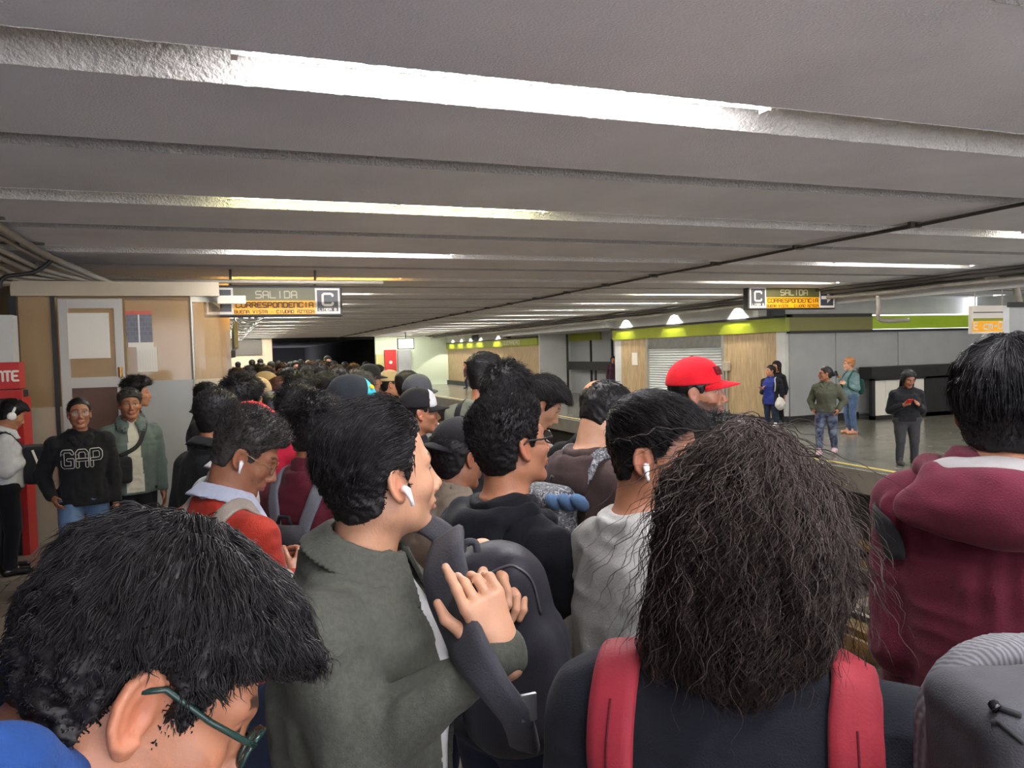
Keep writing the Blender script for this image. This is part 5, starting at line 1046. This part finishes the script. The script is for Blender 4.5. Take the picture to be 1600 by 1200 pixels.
# ================================================================== long wavy hair, bags, lettering, phones
def long_hair(o):
    rng = np.random.RandomState(5)
    def vol(Q):
        d = ell(Q, (0, -.012, .05), (.102, .122, .112)); d = smin(d, ell(Q, (.0, -.03, -.03), (.116, .106, .115)), .05)
        d = smin(d, ell(Q, (-.016, -.045, -.12), (.102, .088, .085)), .05); Pd = np.asarray(Q, float)
        d = d-.016*vnoise(Pd*np.array([1, 1, .5]), 15)-.005*vnoise(Pd*np.array([1, 1, .6]), 55)
        d = smax(d, -ell(Q, (0, .125, -.03), (.062, .09, .115)), .02); return d
    V, Q = mesh_sdf(vol, A3(-.18, -.2, -.26), A3(.18, .18, .22), .0042)
    n, K = 15000, 18
    z = V[:, 2]; W = np.clip((z+.16)/.3, .08, 1); W = np.where((V[:, 1] > .05) & (z < .06), .03, W); I = rng.choice(len(V), n, p=W/W.sum()); P = V[I].astype(f32)
    g = gradn(vol, P); P = P-g*.004; L = rng.uniform(.10, .24, n)[:, None]*np.clip((P[:, 2:3]+.30)/.35, .35, 1); ph = vnoise(np.asarray(P, float), 9)[:, None]*9+rng.normal(0, .3, (n, 1)); am = rng.uniform(.5, 1.3, n)[:, None]; fr = rng.uniform(15, 26, n)[:, None]
    stray = (rng.rand(n, 1) < .05)*rng.uniform(.1, .4, (n, 1)); out = [P]; sdir = rng.normal(0, 1, (n, 3)).astype(f32)
    crown_ = A3(-.01, -.03, .155)
    for k in range(K-1):
        s = k/K; g = gradn(vol, P); v = P-crown_; v = v/(np.linalg.norm(v, axis=1)[:, None]+1e-6); c = v*max(0, 1-2.2*s)+A3(0, -.05, -1)*(.55+s); c = c-g*(c*g).sum(1)[:, None]*.85
        c /= np.linalg.norm(c, axis=1)[:, None]+1e-6; side = np.cross(c, g); d = c+am*side*np.sin(ph+fr*L*s*6)*1.0+am*.5*g*np.cos(ph+fr*L*s*6)+stray*(g*.9+sdir*.5)+.12*sdir
        d /= np.linalg.norm(d, axis=1)[:, None]; P = P+d*L/(K-1); dd = vol(P); P = P+g*np.clip(-dd+.0008, 0, .006)[:, None]-g*np.clip(dd-.012, 0, .004)[:, None]*(stray < .05); out.append(P.astype(f32))
    Pn = np.stack(out, 1); tt = np.linspace(0, 1, K)[None]; R = .00062*rng.uniform(.6, 1.5, n)[:, None]*(1-tt**2*.8)*np.ones((n, K)); V4, Q4 = tubes(Pn, R)
    fast_obj('hair', o.H2B(np.concatenate([V, V4])), np.concatenate([Q, Q4+len(V)]), H_SOFT, o.root)
long_hair(Cp)
# red backpack of the long haired person
M_RED = C_('red_strap', (150, 44, 56), rough=.6, bump=.15)
def straps_back(o, label, m, rows, wd, size=(.15, .07, .2), at_=(0, -.21, -.42), th=.014, extra=None):
    t = empty('backpack', o.root.location, label, 'backpack', None, o.rz); c = o.N+A3(*at_)
    def f(P): return rbox(P, c, size, .06)-.005*vnoise(np.asarray(P, float), 12)
    V, Q = mesh_sdf(f, c-A3(*size)-.05, c+A3(*size)+.05, .008); fast_obj('bag_body', V, Q, m, t)
    for s in (-1, 1): S_ = strap(o, [A3(s*x+(-.03 if s < 0 else -.008), y, o.N[2]+z_) for x, y, z_ in rows], wd, extra or m, t, off=.009, th=th, n=8)
    return t
tr_ = straps_back(Cp, 'red backpack worn by the person with long wavy dark hair', M_RED, [(.125, -.16, -.30), (.13, -.15, -.2), (.132, -.13, -.12), (.13, -.08, -.03), (.125, -.01, .0), (.125, .08, -.05), (.13, .12, -.15), (.15, .12, -.28)], .062)
for s in (-1, 1):
    P, g = drape(Cp, [A3(s*x+(-.03 if s < 0 else -.008), y, Cp.N[2]+z_) for x, y, z_ in [(.13, -.15, -.26), (.13, -.15, -.2), (.132, -.13, -.12), (.13, -.08, -.03)]], .018, n=8)
    b = MB(); b.tube(list(P), .0016, 5); b.build('seam', C_('dark_red_piping', (96, 22, 34)), tr_)
P, g = drape(Cp, [A3(.122, -.16, Cp.N[2]-.235), A3(.122, -.16, Cp.N[2]-.20)], .021, n=4); b = MB(); b.ribbon(list(P), list(g), .016, .005); b.build('rubber_tag', m_strapm, tr_)
# generic bag in camera-relative pose
def world_sdf_obj(name, f, c, r, h, m, parent, smooth=True): V, Q = mesh_sdf(f, np.array(c)-np.array(r), np.array(c)+np.array(r), h); return fast_obj(name, V, Q, m, parent)
# B's black backpack held against the chest
M_BAG = C_('bag_black_nylon', (40, 40, 46), rough=.5, bump=.12, sheen=0); M_BAG2 = C_('bag_charcoal_strap', (58, 58, 64), rough=.7)
def b_bag():
    c0 = at(790, 1010, 1.5); t = empty('backpack', c0, 'black backpack hugged upright by the man in grey green jacket', 'backpack')
    R_ = M.T.astype(f32); fc = lambda px, py, d: np.asarray(at(px, py, d)-c0, f32)@R_.T   # camera-aligned frame for sculpting
    top = fc(735, 880, 1.5); ax = rotz(math.radians(-24))
    def f(Pw):
        P = Pw@R_.T@rotz(math.radians(-14)).T      # tilt the long axis: top leans left
        d = rbox(P, (0, 0, -.0), (.108, .205, .09), .085); d = smax(d, -(cone(P, (-.2, .17, .13), (.2, .17, .13), .004, .004)), .008)
        d = smin(d, rbox(P, (.03, -.07, -.01), (.088, .12, .095), .05), .02)
        Pd = np.asarray(P, float); d = d-.006*vnoise(Pd, 11)-.010*np.abs(vnoise(Pd*np.array([1, .5, 1]), 15))**1.5
        ar = np.abs(ell(P, (0, -.0, 0), (.098, .19, .105)))-.0025; d = smin(d, np.maximum(ar, np.abs(P[:, 2]-.07)-.004), .004)
        return d
    V, Q = mesh_sdf(f, (-.3, -.3, -.34), (.3, .3, .34), .0052); fast_obj('bag_body', V, Q, M_BAG, t)
    Pw = lambda px, py, d: np.asarray(at(px, py, d)-c0)
    b = MB(); n = M@np.array([-.35, 0, 1.])
    b.ribbon(curve([Pw(700, 838, 1.40), Pw(694, 880, 1.33), Pw(706, 940, 1.28), Pw(732, 1010, 1.17), Pw(770, 1070, 1.12), Pw(806, 1120, 1.14), Pw(820, 1165, 1.2)], 6), n, [.05+.04*math.sin(math.pi*min(1, i/30+.18)) for i in range(37)], .016); b.build('shoulder_strap', M_BAG2, t, True)
    b = MB(); b.ribbon(curve([Pw(640, 815, 1.5), Pw(672, 822, 1.44), Pw(705, 846, 1.42)], 6), M@np.array([0, .8, .6]), .05, .012); b.build('shoulder_strap', M_BAG2, t, True)
    b = MB(); b.tube(curve([Pw(722, 862, 1.41), Pw(728, 848, 1.41), Pw(742, 848, 1.41), Pw(746, 862, 1.41)], 6), .007, 8); b.build('grab_handle', M_BAG2, t, True)
    Pz = np.array(curve([Pw(742, 950, 1.36), Pw(756, 890, 1.37), Pw(790, 872, 1.39), Pw(830, 900, 1.42), Pw(855, 960, 1.42)], 6), f32)
    for _ in range(14): Pz = Pz-gradn(f, Pz, .003)*(f(Pz)-.001)[:, None]*.8
    b = MB(); b.tube(list(Pz), .0028, 6); b.build('zip', mat('zip_teeth', (80, 80, 84), .4, .5), t, True)
    b = MB(); b.box(-.012, .012, -.003, .003, -.02, .02); o = b.build('strap_buckle', mat('silver_buckle', (190, 190, 190), .3, .9), t); o.location = tuple(Pw(826, 1105, 1.13))
b_bag()
# camo backpack
def camo():
    m = bpy.data.materials.new('grey_camouflage'); m.use_nodes = True; N = m.node_tree.nodes; L = m.node_tree.links; b = N['Principled BSDF']; tc = N.new('ShaderNodeTexCoord')
    v = N.new('ShaderNodeTexVoronoi'); v.inputs['Scale'].default_value = 42; n = N.new('ShaderNodeTexNoise'); n.inputs['Scale'].default_value = 30; mx = N.new('ShaderNodeMixRGB'); mx.inputs[0].default_value = .25
    L.new(tc.outputs['Object'], mx.inputs[1]); L.new(tc.outputs['Object'], n.inputs['Vector']); L.new(n.outputs['Color'], mx.inputs[2]); L.new(mx.outputs[0], v.inputs['Vector'])
    r = N.new('ShaderNodeValToRGB'); r.color_ramp.interpolation = 'CONSTANT'; e = r.color_ramp.elements; e[0].color = lin((52, 54, 58)); e[0].position = 0; e[1].position = .66; e[1].color = lin((150, 152, 156)); q = e.new(.4); q.color = lin((92, 94, 98)); L.new(v.outputs['Color'], r.inputs[0]); L.new(r.outputs[0], b.inputs['Base Color']); b.inputs['Roughness'].default_value = .7; return m
backpack(Ip, 'grey patterned backpack on the dark brown hoodie', camo(), size=(.13, .075, .2), at_=(-.02, -.2, -.28), sw=.06)
backpack(Qp, 'black backpack with grey straps on the dark maroon jacket', C_('bag_black', (36, 36, 40)), size=(.13, .07, .19), at_=(0, -.2, -.32), sw=.05, strapm=C_('grey_strap', (112, 116, 124)))
backpack(Rp, 'grey backpack with pale straps on the orange red jacket', C_('bag_grey', (96, 96, 98)), size=(.13, .07, .18), at_=(0, -.2, -.34), sw=.045, strapm=C_('pale_strap', (160, 150, 140)))
backpack(Jp, 'small black sling bag on the olive grey t-shirt', C_('bag_black', (36, 36, 40)), size=(.08, .04, .12), at_=(.08, .15, -.22), side=1, sw=.045)
# near grey backpack at lower right with its wearer
Ep = person('person outside the lower right corner, in grey ribbed sweater under a dark grey backpack', 1880, 1010, .95, 6, 6, 10, skin='b', top=C_('ribbed_grey', (104, 104, 106)), hair=dict(top=.02), arms=DN)
def e_bag():
    c0 = at(1652, 1226, .74); t = empty('backpack', c0, 'dark grey backpack with a sloping zipped lid at the lower right corner', 'backpack'); R_ = M.T.astype(f32); m = C_('bag_dark_grey', (74, 74, 78), rough=.75, bump=.3, bscale=500)
    def f(Pw):
        P = Pw@R_.T@rotz(math.radians(-4)).T; d = rbox(P, (.02, -.09, 0), (.115, .19, .07), .028); d = smin(d, rbox(P, (.06, -.02, .05), (.09, .1, .03), .02), .02)
        Pd = np.asarray(P, float); return d-.004*vnoise(Pd, 14)-.003*np.abs(vnoise(Pd, 26))
    V, Q = mesh_sdf(f, (-.3, -.42, -.25), (.3, .25, .25), .0042); fast_obj('bag_body', V, Q, m, t)
    Pw = lambda px, py, d: np.asarray(at(px, py, d)-c0)
    def onbag(pts, off=.001):
        P = np.array(curve(pts, 6), f32)
        for _ in range(12): P = P-gradn(f, P, .003)*(f(P)-off)[:, None]*.8
        return list(P)
    b = MB(); b.tube(onbag([Pw(1462, 1080, .665), Pw(1500, 1100, .655), Pw(1560, 1135, .65), Pw(1610, 1170, .65)]), .0022, 6); b.build('piping', m_strapm, t, True)
    b = MB(); b.tube(onbag([Pw(1506, 1050, .70), Pw(1560, 1068, .68), Pw(1610, 1095, .67)]), .003, 6); b.build('zip', m_strapm, t, True)
    b = MB(); b.tube(onbag([Pw(1512, 1045, .69), Pw(1528, 1066, .685)], .004), .005, 8); b.build('zip_pull', m_phone, t, True)
    def g_(Pw_):
        P = Pw_@R_.T; q = np.abs(P[:, :2]-np.array([.058, -.052], f32))-np.array([.142, .165], f32)+.1; d2 = np.linalg.norm(np.maximum(q, 0), axis=1)-.1; a = smax(d2, np.abs(P[:, 2]+.09)-.028, .02); return a-.0012*np.sin(P[:, 0]*900+P[:, 1]*500)
    mr = bpy.data.materials.new('ribbed_mesh'); mr.use_nodes = True; N_ = mr.node_tree.nodes; L_ = mr.node_tree.links; bb = N_['Principled BSDF']; wv = N_.new('ShaderNodeTexWave'); wv.inputs['Scale'].default_value = 60; tc = N_.new('ShaderNodeTexCoord'); L_.new(tc.outputs['Object'], wv.inputs['Vector']); rr = N_.new('ShaderNodeValToRGB'); rr.color_ramp.elements[0].color = lin((84, 84, 88)); rr.color_ramp.elements[1].color = lin((122, 122, 126)); L_.new(wv.outputs['Color'], rr.inputs[0]); L_.new(rr.outputs[0], bb.inputs['Base Color']); bb.inputs['Roughness'].default_value = .9
    V, Q = mesh_sdf(g_, (-.3, -.3, -.3), (.35, .3, .3), .0045); fast_obj('ribbed_back_panel', V, Q, mr, t)
e_bag()
# GAP lettering on the hoodie
def chest_text(o, s, z0, w, h, m, th, zoff, nm):
    b0 = text(nm, s, m, (-w/2, 0, z0), (1, 0, 0), (0, 0, 1), (0, 1, 0), w, h, o.topo, th=th, gap=.5); me = b0.data
    V = np.array([v.co[:] for v in me.vertices], f32); V[:, 0] *= -1; lay = (V[:, 1] > .001); Y = np.full(len(V), .4, f32)
    for _ in range(40): Q = V.copy(); Q[:, 1] = Y; Y -= o.top_sd(Q)*.8
    V[:, 1] = Y+zoff+.003*lay; me.vertices.foreach_set('co', V.ravel()); me.update(); me.flip_normals(); return b0
zt0 = V1.N[2]-.235
chest_text(V1, 'GAP', zt0, .26, .12, C_('letter_white', (200, 196, 188)), .155, .012, 'lettering_outline'); chest_text(V1, 'GAP', zt0, .26, .12, BLACKC, .095, .016, 'lettering_fill')
# crossbody bag on the green denim jacket man
def crossbody(o, label, m, cx, cz, size, rows, yy=.16, wd=.035):
    t = empty('shoulder_bag', o.root.location, label, 'bag', None, o.rz); c = A3(cx, yy, o.N[2]+cz)
    V, Q = mesh_sdf(lambda P: rbox(P, c, size, .03)-.004*vnoise(np.asarray(P, float), 15), c-A3(*size)-.05, c+A3(*size)+.05, .01); fast_obj('bag_body', V, Q, m, t)
    b = MB(); b.ribbon([c+A3(x, size[1]+.004, .03) for x in np.linspace(-size[0]*.8, size[0]*.8, 5)], (0, 1, 0), .008, .004); b.build('zip', m_strapm, t)
    strap(o, [A3(x, y, o.N[2]+z_) for x, y, z_ in rows]+[c+A3(0, 0, size[2])], wd, m_strapm, t, off=.006, th=.006); return t
crossbody(V2, 'black crossbody bag hanging on the green denim jacket', C_('bag_black', (36, 36, 40)), .13, -.36, (.10, .045, .11), [(-.16, -.1, -.15), (-.10, -.04, -.03), (-.09, .07, -.05), (-.02, .13, -.18)])
crossbody(Dp, 'black bag on the far side of the maroon hoodie, its strap edging the left shoulder', C_('bag_black', (36, 36, 40)), -.0, -.34, (.07, .04, .09), [(-.17, -.07, -.17), (-.185, -.05, -.09), (-.17, .05, -.10), (-.12, .12, -.2)], yy=.18, wd=.04)
crossbody(Wp, 'black backpack with white piping worn on the chest of the headphones man', C_('bag_black', (36, 36, 40)), .02, -.30, (.14, .10, .17), [(.10, -.1, -.2), (.11, -.03, 0.0), (.10, .08, -.06)], yy=.22)
b = MB(); t = bpy.data.objects['shoulder_bag.002']; c = A3(.02, .22, Wp.N[2]-.30); b.ribbon([c+A3(.145, y, z_) for y, z_ in ((-.03, .14), (0, .04), (.02, -.06), (.0, -.15))], (1, 0, 0), .02, .006); b.build('white_piping', m_signw, t)
# phones and held things
def hold(o, name, label, cat, m, size, off=(0, .03, .03), s=1, tilt=-35, extra=None):
    w_ = o.wr[s]; p = w_+A3(*off); b = MB().box(-size[0]/2, size[0]/2, -size[1]/2, size[1]/2, -size[2]/2, size[2]/2, min(size)*.3); x = b.build(name, m); R_ = Matrix.Rotation(o.rz, 4, 'Z'); x.matrix_world = Matrix.Translation(o.root.location)@R_@Matrix.Translation(Vector([float(v) for v in p]))@Matrix.Rotation(math.radians(tilt), 4, 'X'); tag(x, label, cat); return x
hold(Wp, 'phone', 'dark phone in the hands of the white headphones man', 'phone', m_phone, (.07, .01, .145), (-.04, .09, .05))
hold(Rp, 'phone', 'phone with pale back held by the orange red jacket man', 'phone', m_signw, (.07, .01, .145), (-.05, .09, .05))
hold(Ip, 'phone', 'dark phone held by the brown hoodie man', 'phone', m_phone, (.07, .01, .145), (-.05, .09, .05))
hold(P4, 'phone', 'red cased phone held by the black haired woman before the hoarding', 'phone', m_red, (.08, .012, .15), (-.05, .1, .06), tilt=-60)
hold(P3, 'phone', 'dark phone held up by the blond woman', 'phone', m_phone, (.08, .012, .15), (-.02, .08, .1), s=1, tilt=-20)
x = hold(P1, 'phone', 'pink phone in the hand of the woman in the blue top', 'phone', mat('pink', (200, 120, 140), .4), (.08, .012, .15), (0.0, .09, .02), tilt=-60)
t = empty('shoulder_bag', P1.root.location, 'white bag hanging by the hip of the woman in the blue top', 'bag', None, P1.rz)
c = A3(-.24, .05, P1.N[2]-.58); V, Q = mesh_sdf(lambda P: ell(P, c, (.1, .13, .15))-.012*vnoise(np.asarray(P, float), 18), c-.25, c+.25, .015); fast_obj('bag_body', V, Q, m_shoew, t)
strap(P1, [A3(-.15, .12, P1.N[2]-.3), A3(-.12, .06, P1.N[2]-.06), A3(-.12, 0, P1.N[2]-.02), A3(-.15, -.08, P1.N[2]-.2), c+A3(0, 0, .12)], .02, m_shoew, t)
backpack(P3, 'green backpack slung on the blond woman', C_('bag_green', (34, 74, 66)), size=(.12, .06, .16), at_=(0, -.19, -.3), sw=.04)
# cap lettering
def cap_text(o, s, m, x0, z0, w, h):
    capo = [c for c in o.root.children if c.name.startswith('cap')][0]; b0 = text('lettering', s, m, (-w/2, 0, z0), (1, 0, 0), (0, 0, 1), (0, 1, 0), w, h, capo, th=.2, gap=.25); me = b0.data; V = np.array([v.co[:] for v in me.vertices], f32); V[:, 0] *= -1
    f = lambda Q: smin(ell(Q, (0, -.006, .05), (.091, .111, .105)), ell(Q, (0, .02, .088), (.062, .072, .057)), .02); lay = V[:, 1] > .001; Y = np.full(len(V), .3, f32)
    for _ in range(40): Q = V.copy(); Q[:, 1] = Y; Y -= f(Q)*.8
    V[:, 1] = Y+.002+.001*lay; V = o.H2B(V); me.vertices.foreach_set('co', np.asarray(V, f32).ravel()); me.update(); me.flip_normals()
cap_text(Hp_, 'BOSS', C_('cap_letter', (96, 20, 26)), 0, .085, .085, .026)
# turquoise edged hood
def hood_up(o, m, rim):
    def f(Q):
        d = ell(Q, (0, -.02, .04), (.105, .125, .125)); d = smin(d, ell(Q, (0, -.05, -.09), (.1, .09, .09)), .05); d = smax(d, -ell(Q, (0, .13, -.02), (.07, .09, .12)), .012); return d-.006*vnoise(np.asarray(Q, float), 16)
    V, Q = mesh_sdf(f, A3(-.16, -.2, -.22), A3(.16, .16, .2), .007); c = V[Q].mean(1); fm = ((c[:, 1] > .0) & (c[:, 2] > .07)).astype(int); fast_obj('hood', o.H2B(V), Q, m, o.root, mats=[m, rim], fm=fm)
    b = MB(); b.tube([o.H2B(A3(.075, .02, .12)), o.H2B(A3(.08, .02, .125))], .012, 8); b.build('yellow_badge', m_yellow, o.root)
hood_up(Tq, C_('black_rain', (28, 32, 38)), C_('turquoise', (62, 190, 205)))
# pale blue sleeve roll in front of the brown hoodie
p = at(893, 790, 2.75); t = empty('rolled_jacket', p, 'pale blue quilted jacket carried in front of the brown hoodie man', 'jacket'); mq = C_('quilt_blue', (84, 112, 146))
for i in range(3): b = MB(); Rr = [(M@np.array([-.06+.045*i+.012*k, .01-.012*k, -.02*k])) for k in range(-2, 3)]; b.tube(Rr, [.016, .024, .027, .024, .016], 12); b.build('quilted_roll', mq, t, True)
